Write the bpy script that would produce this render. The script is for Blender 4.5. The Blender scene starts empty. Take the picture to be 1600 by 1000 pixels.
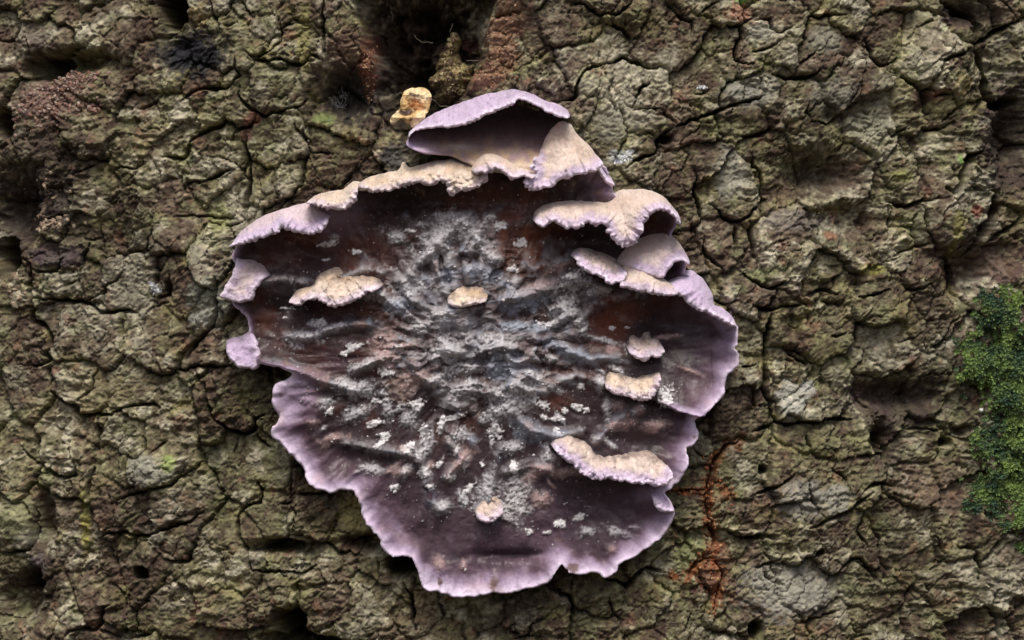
import bpy, math, heapq, random
import numpy as np

# ------------------------------------------------------------------ camera, sky, sun, exposure
S = 1e-4            # metres per layout unit (the frame is 1600 x 1000 units = 16 x 10 cm of bark)
D = 0.60            # camera to trunk
R = 0.30            # trunk radius
scene = bpy.context.scene
col = scene.collection
cam_d = bpy.data.cameras.new("camera")
cam = bpy.data.objects.new("camera", cam_d)
col.objects.link(cam)
cam.location = (0, -D, 0)
cam.rotation_euler = (math.radians(90), 0, 0)
cam_d.sensor_width = 36.0
cam_d.lens = 36.0 * D / 0.16
cam_d.clip_start = 0.02
cam_d.clip_end = 1000
cam_d.dof.use_dof = True
cam_d.dof.focus_distance = D - 0.004
cam_d.dof.aperture_fstop = 30
scene.camera = cam

SUN_EL, SUN_AZ = 58.0, 188.0
world = bpy.data.worlds.new("World")
scene.world = world
world.use_nodes = True
wn = world.node_tree.nodes
sky = wn.new("ShaderNodeTexSky")
sky.sky_type = 'NISHITA'
sky.sun_disc = False
sky.sun_elevation = math.radians(SUN_EL)
sky.sun_rotation = math.radians(SUN_AZ)
sky.dust_density = 6.0
sky.air_density = 0.6
sky.ozone_density = 1.0
wn["Background"].inputs["Strength"].default_value = 0.085
world.node_tree.links.new(sky.outputs[0], wn["Background"].inputs["Color"])
sun_d = bpy.data.lights.new("sun", 'SUN')
sun_d.energy = 1.5
sun_d.angle = math.radians(22)
sun_d.color = (1.0, 0.95, 0.87)
sun = bpy.data.objects.new("sun", sun_d)
col.objects.link(sun)
sun.rotation_euler = (math.radians(90 - SUN_EL), 0, math.radians(8))
vs = scene.view_settings
vs.view_transform = 'Standard'
vs.look = 'None'
vs.exposure = 0.63
vs.gamma = 1.0
vs.use_curve_mapping = False
scene.cycles.use_denoising = True
scene.cycles.denoising_input_passes = 'RGB_ALBEDO_NORMAL'
scene.cycles.denoising_prefilter = 'ACCURATE'

# ------------------------------------------------------------------ numeric helpers
rng = np.random.default_rng(7)
random.seed(7)
_ANG = np.random.default_rng(3).uniform(0, 2 * np.pi, 4096)
_GX, _GY = np.cos(_ANG).astype(np.float32), np.sin(_ANG).astype(np.float32)

def _hash(ix, iy, seed):
    h = (ix * 374761393 + iy * 668265263 + seed * 974634777) & 0x7fffffff
    h = ((h ^ (h >> 13)) * 1274126177) & 0x7fffffff
    return (h ^ (h >> 16)) & 0x7fffffff

def pn(x, y, seed=0):
    x = np.asarray(x, np.float64); y = np.asarray(y, np.float64)
    ix = np.floor(x).astype(np.int64); iy = np.floor(y).astype(np.int64)
    fx = (x - ix).astype(np.float32); fy = (y - iy).astype(np.float32)
    def g(a, b):
        k = _hash(ix + a, iy + b, seed) & 4095
        return _GX[k] * (fx - a) + _GY[k] * (fy - b)
    sx = fx * fx * fx * (fx * (fx * 6 - 15) + 10)
    sy = fy * fy * fy * (fy * (fy * 6 - 15) + 10)
    a = g(0, 0); b = g(1, 0); c = g(0, 1); d = g(1, 1)
    return 1.5 * ((a + (b - a) * sx) * (1 - sy) + (c + (d - c) * sx) * sy)

def fbm(x, y, wl, octv=4, seed=0, gain=0.5, wly=None):
    wly = wly or wl
    o = 0; a = 1.0; t = 0
    for i in range(octv):
        o = o + a * pn(x / wl * 2 ** i, y / wly * 2 ** i, seed * 31 + i)
        t += a; a *= gain
    return o / t

def ridged(x, y, wl, octv=3, seed=0, wly=None):
    wly = wly or wl
    o = 0; a = 1.0; t = 0
    for i in range(octv):
        o = o + a * (1 - np.abs(pn(x / wl * 2 ** i, y / wly * 2 ** i, seed * 37 + i)) * 2)
        t += a; a *= 0.5
    return o / t

def worley(x, y, wl, seed=0, wly=None):
    wly = wly or wl
    x = x / wl; y = y / wly
    ix = np.floor(x).astype(np.int64); iy = np.floor(y).astype(np.int64)
    f1 = np.full(x.shape, 9.0, np.float32); f2 = f1.copy(); cid = np.zeros(x.shape, np.int64)
    for a in (-1, 0, 1):
        for b in (-1, 0, 1):
            h = _hash(ix + a, iy + b, seed)
            px = ix + a + (h & 1023) / 1023.0; py = iy + b + ((h >> 10) & 1023) / 1023.0
            d = np.sqrt((px - x) ** 2 + (py - y) ** 2).astype(np.float32)
            m = d < f1
            f2 = np.where(m, f1, np.minimum(f2, d)); cid = np.where(m, h, cid); f1 = np.where(m, d, f1)
    return f1, f2, cid

def sst(a, b, x):
    t = np.clip((x - a) / (b - a), 0, 1)
    return t * t * (3 - 2 * t)

def mix(a, b, m):
    m = np.asarray(m)[..., None]
    return np.asarray(a, np.float32) * (1 - m) + np.asarray(b, np.float32) * m

def seg_dist(u, v, poly, closed=False):
    """distance, arc length of the nearest point and the nearest point itself"""
    p = np.asarray(poly, float)
    n = len(p) if closed else len(p) - 1
    best = np.full(u.shape, 1e9); arc = np.zeros(u.shape); nx = np.zeros(u.shape); ny = np.zeros(u.shape)
    s0 = 0
    for i in range(n):
        a = p[i]; b = p[(i + 1) % len(p)]
        e = b - a; L = math.hypot(*e) + 1e-9
        t = np.clip(((u - a[0]) * e[0] + (v - a[1]) * e[1]) / L ** 2, 0, 1)
        qx = a[0] + t * e[0]; qy = a[1] + t * e[1]
        d = np.hypot(u - qx, v - qy)
        m = d < best
        best = np.where(m, d, best); arc = np.where(m, s0 + t * L, arc)
        nx = np.where(m, qx, nx); ny = np.where(m, qy, ny)
        s0 += L
    return best, arc, nx, ny

def inside(u, v, poly):
    p = np.asarray(poly, float)
    r = np.zeros(u.shape, bool)
    for i in range(len(p)):
        x1, y1 = p[i]; x2, y2 = p[i - 1]
        if y1 == y2: continue
        c = (y1 > v) != (y2 > v)
        r ^= c & (u < (x2 - x1) * (v - y1) / (y2 - y1) + x1)
    return r

def smooth_line(pts, step=4.0, closed=False, jit=0.0, seed=0):
    p = np.asarray(pts, float)
    n = len(p); out = []
    for i in range(n if closed else n - 1):
        if closed:
            a, b, c, d = p[i - 1], p[i], p[(i + 1) % n], p[(i + 2) % n]
        else:
            a, b, c, d = p[max(i - 1, 0)], p[i], p[i + 1], p[min(i + 2, n - 1)]
        k = max(1, int(np.hypot(*(c - b)) / step))
        t = np.arange(k)[:, None] / k
        out.append(0.5 * (2 * b + (c - a) * t + (2 * a - 5 * b + 4 * c - d) * t ** 2 + (3 * b - a - 3 * c + d) * t ** 3))
    o = np.concatenate(out)
    if not closed: o = np.concatenate([o, p[-1:]])
    if jit:
        w = np.ones(len(o)); 
        if not closed: w[[0, -1]] = 0
        o = o + np.stack([fbm(o[:, 0], o[:, 1], 13, 3, 91 + seed), fbm(o[:, 0], o[:, 1], 13, 3, 97 + seed)], 1) * jit * w[:, None]
    return o

# layout units -> trunk surface
_tu = np.linspace(-400, 2000, 1201)
_th = (_tu - 800) * S / R
for _ in range(30):
    f = R * np.sin(_th) * D / (D + R - R * np.cos(_th)) - (_tu - 800) * S
    _th = _th - f / R
def theta(u):
    u = np.asarray(u, float)
    t = np.interp(u, _tu, _th)
    return t + np.where(u < -400, u + 400, np.where(u > 2000, u - 2000, 0)) * S / R
def P(u, v, h):
    t = theta(u)
    sc = 1 + R * (1 - np.cos(np.clip(t, -.4, .4))) / D
    r = R + np.asarray(h) * S
    return np.stack([r * np.sin(t), R - r * np.cos(t), (500 - np.asarray(v, float)) * S * sc], -1)

# ------------------------------------------------------------------ object helpers
def tag(o, label=None, cat=None, group=None, kind=None):
    if label: o["label"] = label
    if cat: o["category"] = cat
    if group: o["group"] = group
    if kind: o["kind"] = kind
    return o

def empty(name, loc):
    e = bpy.data.objects.new(name, None)
    e.empty_display_size = 0.01
    e.location = loc
    col.objects.link(e)
    return e

def mesh_obj(name, verts, faces, material, parent=None, color=None, smooth=True):
    """faces: (n,3) or (n,4) int array"""
    me = bpy.data.meshes.new(name)
    verts = np.ascontiguousarray(verts, np.float32); faces = np.ascontiguousarray(faces, np.int32)
    k = faces.shape[1]
    me.vertices.add(len(verts)); me.vertices.foreach_set("co", verts.ravel())
    me.loops.add(faces.size); me.loops.foreach_set("vertex_index", faces.ravel())
    me.polygons.add(len(faces))
    me.polygons.foreach_set("loop_start", np.arange(0, faces.size, k, dtype=np.int32))
    me.polygons.foreach_set("use_smooth", np.full(len(faces), smooth))
    me.update(calc_edges=True)
    if color is not None:
        ca = me.color_attributes.new("tint", 'FLOAT_COLOR', 'POINT')
        c4 = np.ones((len(verts), 4), np.float32); c4[:, :color.shape[1]] = np.clip(color, 0.002, 0.95)
        ca.data.foreach_set("color", c4.ravel())
    me.materials.append(material)
    o = bpy.data.objects.new(name, me)
    col.objects.link(o)
    if parent is not None:
        o.parent = parent
        if parent.parent is None: o.location = [-c for c in parent.location]     # geometry is laid out in world space
    return o

def material(name, rough=0.8, bump=((2500, 0.5, 0.00008),), var=0.25, vscale=1800, spec=0.3, sheen=0.0, sss=0.0, rough_var=0.0, wet=None):
    m = bpy.data.materials.new(name); m.use_nodes = True
    nt = m.node_tree; N = nt.nodes; L = nt.links
    b = N["Principled BSDF"]
    at = N.new("ShaderNodeAttribute"); at.attribute_name = "tint"
    tc = N.new("ShaderNodeTexCoord")
    nz = N.new("ShaderNodeTexNoise"); nz.inputs["Scale"].default_value = vscale
    nz.inputs["Detail"].default_value = 4; nz.inputs["Roughness"].default_value = 0.65
    L.new(tc.outputs["Object"], nz.inputs["Vector"])
    mr = N.new("ShaderNodeMapRange")
    mr.inputs["From Min"].default_value = 0.3; mr.inputs["From Max"].default_value = 0.7
    mr.inputs["To Min"].default_value = 1 - var; mr.inputs["To Max"].default_value = 1 + var
    L.new(nz.outputs["Fac"], mr.inputs["Value"])
    vm = N.new("ShaderNodeVectorMath"); vm.operation = 'SCALE'
    L.new(at.outputs["Color"], vm.inputs[0]); L.new(mr.outputs[0], vm.inputs["Scale"])
    L.new(vm.outputs[0], b.inputs["Base Color"])
    b.inputs["Roughness"].default_value = rough
    if rough_var:
        r2 = N.new("ShaderNodeMapRange")
        r2.inputs["From Min"].default_value = 0.3; r2.inputs["From Max"].default_value = 0.7
        r2.inputs["To Min"].default_value = rough - rough_var; r2.inputs["To Max"].default_value = rough + rough_var
        L.new(nz.outputs["Fac"], r2.inputs["Value"]); L.new(r2.outputs[0], b.inputs["Roughness"])
    b.inputs["Specular IOR Level"].default_value = spec
    if wet is not None:                                  # alpha of the tint says how waxy the skin is there
        r3 = N.new("ShaderNodeMapRange"); r3.inputs["To Min"].default_value = rough; r3.inputs["To Max"].default_value = wet
        L.new(at.outputs["Alpha"], r3.inputs["Value"]); L.new(r3.outputs[0], b.inputs["Roughness"])
    if sheen:
        b.inputs["Sheen Weight"].default_value = sheen; b.inputs["Sheen Roughness"].default_value = 0.6
    if sss:
        b.inputs["Subsurface Weight"].default_value = sss
        b.inputs["Subsurface Radius"].default_value = (1.0, 0.7, 0.8); b.inputs["Subsurface Scale"].default_value = 0.0006
    prev = None
    for sc, st, dist in bump:
        n2 = N.new("ShaderNodeTexNoise"); n2.inputs["Scale"].default_value = sc
        n2.inputs["Detail"].default_value = 3; n2.inputs["Roughness"].default_value = 0.6
        L.new(tc.outputs["Object"], n2.inputs["Vector"])
        bp = N.new("ShaderNodeBump"); bp.inputs["Strength"].default_value = st; bp.inputs["Distance"].default_value = dist
        L.new(n2.outputs["Fac"], bp.inputs["Height"])
        if prev: L.new(prev.outputs[0], bp.inputs["Normal"])
        prev = bp
    if prev: L.new(prev.outputs[0], b.inputs["Normal"])
    return m

M_BARK = material("bark_cork", 0.88, ((900, 0.6, 0.0004), (3200, 0.7, 0.00016)), 0.34, 1500, 0.25)
M_CRUST = material("fungus_crust", 0.9, ((1400, 0.22, 0.0001), (4500, 0.35, 0.00004)), 0.18, 1700, 0.28, wet=0.36)
M_SHELF = material("fungus_felt", 0.9, ((1500, 0.6, 0.0003), (4200, 0.7, 0.00014)), 0.14, 2600, 0.15, sheen=0.25, sss=0.25)
M_FUZZ = material("fungus_hair", 0.9, (), 0.1, 1500, 0.1)
M_MEAL = material("white_meal", 0.9, ((5000, 0.5, 0.00005),), 0.15, 3000, 0.2)
M_CRUMB = material("wood_crumb", 0.85, ((4000, 0.5, 0.00006),), 0.25, 2500, 0.3)
M_MOSS = material("moss_leaf", 0.6, (), 0.2, 900, 0.35, sss=0.0)
M_LEAF = material("dry_leaf", 0.55, ((2000, 0.4, 0.0001),), 0.2, 2000, 0.4)
M_SILK = material("silk", 0.5, (), 0.1, 800, 0.5)
M_GROUND = material("leaf_litter", 0.95, ((40, 0.8, 0.01),), 0.5, 25, 0.2)

# ------------------------------------------------------------------ ground
gv = []; gf = []
for i, rr in enumerate([0.02, 0.5, 1.5, 4, 12, 40, 150, 600]):
    for k in range(48):
        a = k * math.tau / 48
        gv.append((rr * math.cos(a), 0.3 + rr * math.sin(a), -1.05 + 0.03 * math.sin(3 * a + rr) * min(rr, 2)))
for i in range(7):
    for k in range(48):
        gf.append((i * 48 + k, (i + 1) * 48 + k, (i + 1) * 48 + (k + 1) % 48, i * 48 + (k + 1) % 48))
tag(mesh_obj("ground", np.array(gv), np.array(gf), M_GROUND, color=np.tile([0.055, 0.042, 0.026], (len(gv), 1))), kind="structure")

# ------------------------------------------------------------------ bark layout
# cracks: (half width, depth, points)
CR = """
4 26 45,90 60,92 90,90 110,80 130,75|4 22 45,90 48,75 46,60|4 20 0,63 25,64 25,40|3 16 70,40 85,20 90,10|3 18 105,150 112,165 113,175
3 14 205,172 235,165 250,150|4 22 328,0 335,25 343,45 340,55|3 18 363,0 358,15 343,30|3 16 343,40 360,40 375,35|3 18 375,0 385,15 398,30
4 24 438,30 440,50 438,65 425,80 410,88 395,90 385,80|5 24 390,92 415,97 440,93 455,98 470,102 480,97 490,95|4 20 480,97 487,85 505,95
5 24 505,0 505,40 508,80 505,97|5 28 280,160 300,145 320,138 345,140 365,130 375,120 368,105 370,90
4 26 375,135 373,150 385,163 400,175 420,180 445,172 470,165 480,155|3 16 355,145 350,160
5 30 350,180 354,188 340,198 325,202 310,212 298,218 294,230 288,245 278,248 265,245 250,245|4 20 360,220 368,205 380,198 398,193 405,190
6 34 376,220 383,230 388,250 390,280 388,300 385,320 383,345|5 28 460,195 470,210 480,225 480,240 475,250 472,275 470,290 455,305 440,318 437,325
3 18 480,240 500,238 520,240|4 24 283,290 300,285 320,283 340,275 355,267 370,262|4 20 283,275 285,290 290,303|3 14 345,355 365,352 380,345 385,330
3 14 270,340 300,338 340,340 370,343|3 16 100,275 120,272 140,262 155,255|3 16 180,230 175,245 155,253 178,250
3 18 175,270 190,260 210,265 225,260 230,245|3 14 200,290 205,280 220,265|5 24 40,365 50,350 80,340 110,335
7 40 35,405 48,415 47,435 45,455 50,475 48,500 60,505 75,515 78,535 85,545|5 30 55,465 70,468 100,470 130,470 145,478 160,487 185,488 200,483 215,490
4 26 130,470 130,450 125,440 128,415 132,400 140,380|4 22 50,422 70,425 90,422 95,410 105,400|4 18 105,445 125,440
3 20 135,467 160,460 170,445 185,440 195,425|3 16 125,370 145,375 160,370|3 18 195,420 195,400 205,395 225,395 230,405|3 16 245,375 243,360 225,400
3 14 200,440 200,460|5 24 265,430 268,440 265,460 245,465|4 18 230,490 240,480 265,472|3 16 60,540 70,550 80,555
5 22 345,430 340,480 335,500 325,515 310,530 300,545 290,560|5 24 265,575 290,578 310,572 350,572 365,570|5 24 305,575 310,590 315,600
5 24 418,570 420,590 423,605|3 12 225,520 228,500|4 22 62,545 70,555 80,560 75,565 60,572 40,572
5 32 80,570 80,600 90,620 105,630 120,640 128,650 140,648 155,645 160,650 180,645 200,637 222,632 238,630 248,637|5 28 155,648 155,670 155,690 155,710
3 18 125,627 140,615 148,608 150,590 158,575|3 18 110,690 110,705 115,718|4 20 240,710 255,695 265,690|3 18 300,615 308,640 312,655|4 24 310,670 315,690 320,700
4 28 200,712 203,740 208,770|4 24 150,720 147,745 143,770 147,800 152,820 162,835|3 16 30,695 55,722 80,722
6 32 320,600 325,630 333,650 345,660 360,672 380,677 395,672 400,655 420,645|4 22 398,675 405,690 420,700|4 22 313,680 312,700 316,720
3 18 370,680 365,710|6 28 455,735 470,720 485,730|4 20 455,735 453,760 455,790|4 24 73,740 88,740 105,747 118,742 120,725 118,715
3 18 110,775 115,760 112,750|3 18 85,780 110,778 130,776|4 28 187,780 212,772 240,763 265,760 280,750 290,730|4 18 185,790 188,782
4 28 148,845 160,838 175,833 200,832 213,838 235,835 255,828 285,820 310,805 320,798|4 20 213,838 212,850 205,862|4 24 255,873 270,876 295,877 300,860 310,850
5 26 175,912 190,920 198,950|5 26 175,945 163,950 158,975 150,983 130,983 112,985 105,995|4 20 150,983 170,988 185,998|5 24 190,998 220,995 240,985
5 26 0,865 30,862 48,860 55,830 55,790|4 26 400,752 408,765 405,785 385,790 372,805 372,830 385,860 390,880 400,895|4 20 435,790 455,787 460,775
4 20 463,772 490,773 510,770 525,765|3 18 455,790 463,800 460,830|6 34 390,862 420,855 440,845 460,848 470,860|4 24 395,890 420,895 450,893 475,895 490,885 500,880
5 24 540,855 560,842 590,838|4 20 590,870 592,900|7 40 630,910 642,930 645,960 648,985|3 14 410,900 405,930|4 22 688,945 693,965
5 30 855,915 870,925 885,930 895,945 893,970|4 22 895,905 893,925|6 34 940,905 965,908 980,915 990,905 1000,892 1010,888 1030,892 1040,895
3 18 1005,875 1003,888|3 12 695,955 725,948|3 14 790,985 805,975 808,990|3 14 800,1000 830,993 850,998|4 20 950,930 960,960 975,970
5 28 895,5 915,5 930,20 950,22 970,20 985,5 990,0|5 24 953,25 960,40 975,45 985,58 985,70|4 20 975,25 978,45|4 20 937,95 937,82
5 30 945,100 960,97 975,90 985,95 1000,98 1010,105 1030,105 1035,100|5 30 945,100 925,105 908,117 900,135 903,152 880,158 870,162|3 12 968,80 972,70
3 12 902,66 930,63|4 22 1040,5 1055,18 1065,28 1080,35 1082,55|4 20 1090,25 1105,12 1120,3|4 22 988,168 998,145 1000,138 1013,132 1015,120
3 16 985,172 1010,170 1035,172|5 24 1035,172 1045,182 1055,195|5 34 1135,42 1155,42 1158,60 1150,75 1147,92 1160,100 1180,100|4 22 1155,40 1170,32 1180,27
5 32 1055,200 1075,190 1100,182 1125,172 1150,163 1180,155 1195,150|3 16 1140,165 1142,185|3 16 1095,130 1102,145 1085,150
6 34 980,262 990,252 1005,245 1025,240 1028,225 1035,213 1050,200|5 24 1085,265 1088,280 1085,300 1093,330 1095,350|5 26 1150,215 1185,212 1200,205 1205,195
5 26 1110,320 1125,335 1140,345 1165,340 1185,320 1190,300 1188,270 1178,260 1175,240|3 14 1080,380 1080,345|4 22 1170,82 1190,78 1208,72 1215,65
3 18 1180,30 1203,30 1205,45 1220,50 1240,40|5 32 1210,115 1230,122 1250,122 1270,120 1283,105|3 14 1208,95 1210,115|4 20 1262,40 1265,25 1285,27 1310,22 1325,25
3 16 1250,110 1250,98 1270,85 1280,75|3 12 1255,68 1270,63|4 26 1270,190 1285,193 1305,190 1315,182|5 22 1265,160 1262,175 1270,190
3 16 1325,165 1330,155 1340,140|5 30 1353,60 1357,80 1365,95 1375,105 1395,98 1402,92|4 20 1335,50 1335,62 1350,65 1355,55|10 75 1410,120 1425,130 1440,140 1448,158
3 14 1300,88 1330,85|4 22 1435,43 1445,38 1460,33 1465,25|12 75 1475,0 1495,10 1510,20 1530,30 1530,60|6 32 1520,70 1540,62 1560,50 1580,38 1600,33
4 22 1560,0 1575,12 1585,22 1590,32|16 120 1525,75 1530,90 1540,110 1545,130 1550,150 1560,165 1580,160 1600,155|5 26 1460,98 1480,92 1500,85 1515,75
4 20 1455,152 1470,150 1485,147|4 22 1440,140 1452,150 1448,165|5 24 1475,190 1495,172 1508,168|4 24 1440,200 1455,203 1475,200 1490,192
4 22 1385,200 1393,213 1410,205 1420,195|10 70 1538,235 1520,245 1510,255 1505,275 1500,290 1485,302 1475,295|5 28 1387,312 1405,322 1425,320 1440,312 1460,313 1475,308
4 20 1515,290 1530,297 1540,295|15 110 1553,310 1550,340 1535,360 1525,385 1515,400|5 26 1440,315 1445,335 1450,360 1462,378 1475,393
4 24 1395,400 1420,390 1440,385 1460,380|4 20 1390,320 1392,345 1388,370|6 26 1540,380 1580,355 1600,340|4 24 1100,370 1101,395 1115,410 1127,422 1130,430
4 20 1147,350 1148,380 1147,400|5 24 1170,345 1172,370 1178,400 1183,418|3 16 1205,385 1220,375 1232,372|3 16 1235,395 1250,390 1253,380
4 26 1155,425 1175,440 1190,448 1200,452 1215,445 1235,437|5 26 1113,468 1130,475 1150,470|5 30 1172,478 1190,483 1207,485 1220,480 1235,478 1262,475
5 24 1262,460 1285,452 1300,458 1310,460|3 16 1305,455 1305,435 1320,427|4 24 1340,465 1365,460 1390,452|7 34 1205,490 1200,510 1198,540 1195,580 1195,610 1205,630
5 22 1262,490 1262,510|4 22 1295,527 1310,525 1330,520|4 18 1375,410 1390,408 1400,405|4 16 1390,440 1395,420|4 24 1142,573 1160,573 1180,570
6 34 1193,600 1203,630 1207,650 1215,660 1230,665 1250,660 1275,662 1290,655 1310,655 1335,655|4 22 1225,545 1245,560 1260,568 1280,565|4 20 1175,605 1178,630 1180,650
5 26 1175,675 1195,668 1210,660|3 16 1100,680 1110,678 1115,675|4 22 1082,700 1095,712 1105,713|4 20 1260,675 1262,695 1270,710|4 20 1207,590 1208,605
3 14 1283,570 1285,600|4 24 1410,455 1440,450 1455,445|5 26 1455,545 1470,540 1478,525 1490,505 1500,495|3 16 1450,540 1450,560|3 14 1405,535 1425,530 1440,522
14 70 1485,400 1500,430 1490,450|4 20 1300,735 1320,748 1325,770|5 24 1345,770 1365,755 1400,760|5 26 1300,810 1320,800 1345,780 1360,770
4 24 1350,800 1345,815 1340,830 1355,855|5 26 1460,830 1470,850 1480,870|3 14 1450,790 1475,780|6 28 1495,855 1525,856|4 20 1420,670 1480,672
4 26 1173,775 1200,765 1220,755 1240,742|4 22 1260,750 1265,780 1280,805|3 14 1297,732 1315,745|5 26 1260,825 1283,815 1300,806 1320,798
6 28 1150,830 1160,840 1185,838 1210,840|4 26 1180,885 1200,880 1225,865|4 24 1190,880 1195,900 1208,912|4 18 1250,872 1280,865
3 14 1045,895 1050,910|4 18 1080,960 1070,985|5 26 1295,905 1310,890 1330,875 1345,873 1360,890 1370,905|4 18 1240,975 1275,965 1310,955
5 22 1335,1000 1350,992 1360,990|5 26 1480,870 1470,885 1455,892|6 28 1520,860 1530,880 1527,905|4 20 1475,905 1500,902|3 16 1455,925 1450,920 1460,910
8 34 1555,925 1545,950 1560,965 1560,1000|4 20 1390,975 1390,1000|4 16 1425,925 1440,940|5 20 1155,688 1130,700 1118,722 1108,755 1103,785 1108,810 1118,850|4 15 1040,766 1075,768 1105,763|4 16 1112,872 1088,880 1075,905|4 16 1112,872 1128,895 1122,925 1112,955|4 22 1120,620 1095,660
"""
CRACKS = []
for line in CR.strip().splitlines():
    for item in line.split("|"):
        w, dp, *pts = item.split()
        CRACKS.append((float(w), float(dp), [tuple(map(float, p.split(","))) for p in pts]))
# hollows: u, v, ru, rv, depth, sharpness
HOLLOWS = [(270, 8, 18, 30, 300, 3), (75, 103, 28, 17, 120, 1.6), (125, 95, 45, 15, 60, 1.2), (6, 190, 11, 20, 200, 2), (20, 320, 44, 48, 95, 1.1),
           (40, 345, 9, 34, 70, 1.5), (6, 398, 20, 24, 240, 2.4), (218, 896, 10, 10, 200, 4), (452, 980, 21, 27, 280, 2.6), (475, 1004, 60, 14, 160, 2),
           (630, 882, 22, 17, 150, 2), (45, 905, 19, 14, 170, 1.8), (66, 930, 14, 8, 55, 1.5), (30, 940, 40, 30, 55, 1), (440, 853, 38, 9, 95, 1.3),
           (470, 727, 15, 11, 50, 1.6), (570, 852, 40, 9, 65, 1), (1038, 218, 10, 7, 60, 2), (1190, 733, 6, 7, 60, 3), (1277, 867, 7, 4, 55, 2),
           (1475, 688, 9, 7, 60, 2.5), (1500, 672, 16, 6, 35, 1.5), (1380, 690, 13, 28, 75, 1.2), (1400, 622, 70, 24, 50, 1.1), (1290, 275, 55, 30, 75, 1.1),
           (1330, 345, 50, 30, 40, 1), (1230, 300, 22, 16, 16, 1), (1560, 110, 38, 60, 35, 1), (1590, 215, 30, 60, 90, 1), (1510, 20, 30, 18, 40, 1.2),
           (1515, 425, 40, 34, 60, 1), (1180, 985, 9, 14, 70, 2), (1300, 180, 12, 14, 25, 1), (1220, 150, 20, 18, 10, 1), (1240, 510, 16, 22, 20, 1),
           (1570, 400, 45, 30, 25, 1), (1445, 160, 12, 22, 30, 1.3), (535, 145, 46, 40, 75, 1.3),
           (70, 820, 14, 44, 50, 1.4), (1480, 45, 12, 20, 16, 1), (265, 447, 7, 12, 35, 2), (985, 55, 8, 12, 14, 1.3), (1215, 170, 10, 14, 18, 1), (300, 85, 48, 34, 14, 1)]
RIDGES = [(95, 60, 70, 30, 18), (215, 60, 50, 40, 14), (420, 130, 70, 60, 12), (1470, 110, 40, 70, 26), (1495, 250, 35, 55, 14), (1490, 345, 30, 45, 20), (1180, 160, 60, 40, 12),
          (1130, 620, 40, 50, 20), (330, 420, 40, 70, 16), (105, 890, 50, 100, 16), (20, 820, 36, 50, 20), (240, 740, 60, 30, 12), (1250, 800, 60, 50, 12), (1440, 430, 40, 30, 16),
          (1150, 270, 40, 60, 14), (1580, 100, 30, 30, 10), (1240, 930, 90, 60, 10), (360, 630, 60, 60, 14), (800, 60, 30, 70, -22), (575, 100, 14, 60, 22), (690, 110, 22, 55, 40)]

STEP = 1.85
def axis(lo, hi, far):
    mid = np.arange(lo, hi + 1, STEP)
    g = []; st_ = STEP; x = 0
    while x < far:
        st_ = min(st_ * 1.08, 7.5) if x < 480 else st_ * 1.2
        x += st_; g.append(x)
    g = np.array(g)
    return np.concatenate([lo - g[::-1], mid, hi + g])
UA = axis(-30, 1630, 8300)
VA = axis(-30, 1030, 11000)
HALF = math.pi * R
_scale = theta(UA)
UA = UA[(np.abs(_scale) < math.pi * 0.985)]
U, V = np.meshgrid(UA, VA)
out = np.maximum(np.maximum(-60 - U, U - 1660), np.maximum(-60 - V, V - 1060))
fade = np.exp(-(np.clip(out, 0, None) / 620) ** 2).astype(np.float32)

wu = fbm(U, V, 26, 3, 11) * 7 + fbm(U, V, 120, 2, 13) * 8
wv = fbm(U, V, 26, 3, 12) * 7 + fbm(U, V, 120, 2, 14) * 8
wu2 = fbm(U, V, 14, 2, 15) * 3.5
wv2 = fbm(U, V, 14, 2, 16) * 3.5

crack = np.zeros(U.shape, np.float32)
cn = np.clip(0.62 + 1.1 * fbm(U, V, 45, 3, 17), 0.05, 1.3)
for w, dp, pts in CRACKS:
    sm = smooth_line(pts, 9.0)
    m = w * 3 + 10
    i0, i1 = np.searchsorted(UA, [sm[:, 0].min() - m, sm[:, 0].max() + m])
    j0, j1 = np.searchsorted(VA, [sm[:, 1].min() - m, sm[:, 1].max() + m])
    if i1 <= i0 or j1 <= j0: continue
    sl = (slice(j0, j1), slice(i0, i1))
    d, arc, *_ = seg_dist(U[sl] + wu2[sl], V[sl] + wv2[sl], sm)
    Lc = np.linalg.norm(np.diff(sm, axis=0), axis=1).sum()
    tap = np.clip(np.minimum(arc, Lc - arc) / 22, .12, 1)                # cracks thin out towards their ends
    ww = w * (0.15 + 0.62 * cn[sl]) * (.35 + .65 * tap)
    c = dp * 1.25 * tap ** .7 * np.clip(1 - (d / ww) ** 1.6, 0, 1) + 3 * np.exp(-d / (ww * 2))
    crack[sl] = np.maximum(crack[sl], c)

# plates: seeds grown over the frame, cracks are hard to cross
LS = 4.0
lu = np.arange(-60, 1661, LS); lv = np.arange(-60, 1061, LS)
ji = np.clip(np.searchsorted(VA, lv), 0, len(VA) - 1); ii = np.clip(np.searchsorted(UA, lu), 0, len(UA) - 1)
cost = 1 + crack[np.ix_(ji, ii)] * 0.9
LU, LV = np.meshgrid(lu, lv)
cost = cost + 0.9 * np.clip(fbm(LU, LV, 40, 3, 21) + 0.3, 0, 2) ** 2 * 3
seeds = []
tries = 0
while tries < 9000:
    tries += 1
    p = (rng.uniform(-55, 1655), rng.uniform(-55, 1055))
    rad = 52 if 0.5 < rng.random() else 84
    if all(((p[0] - q[0]) / 1.12) ** 2 + (p[1] - q[1]) ** 2 > (0.5 * (rad + q[2])) ** 2 for q in seeds):
        seeds.append((p[0], p[1], rad))
H_, W_ = cost.shape
costl = cost.ravel().tolist()
dist = [1e9] * (H_ * W_); lab = [-1] * (H_ * W_); hp = []
for k, (a, b, _) in enumerate(seeds):
    idx = int((b + 60) / LS) * W_ + int((a + 60) / LS)
    dist[idx] = 0; lab[idx] = k; heapq.heappush(hp, (0.0, idx))
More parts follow.
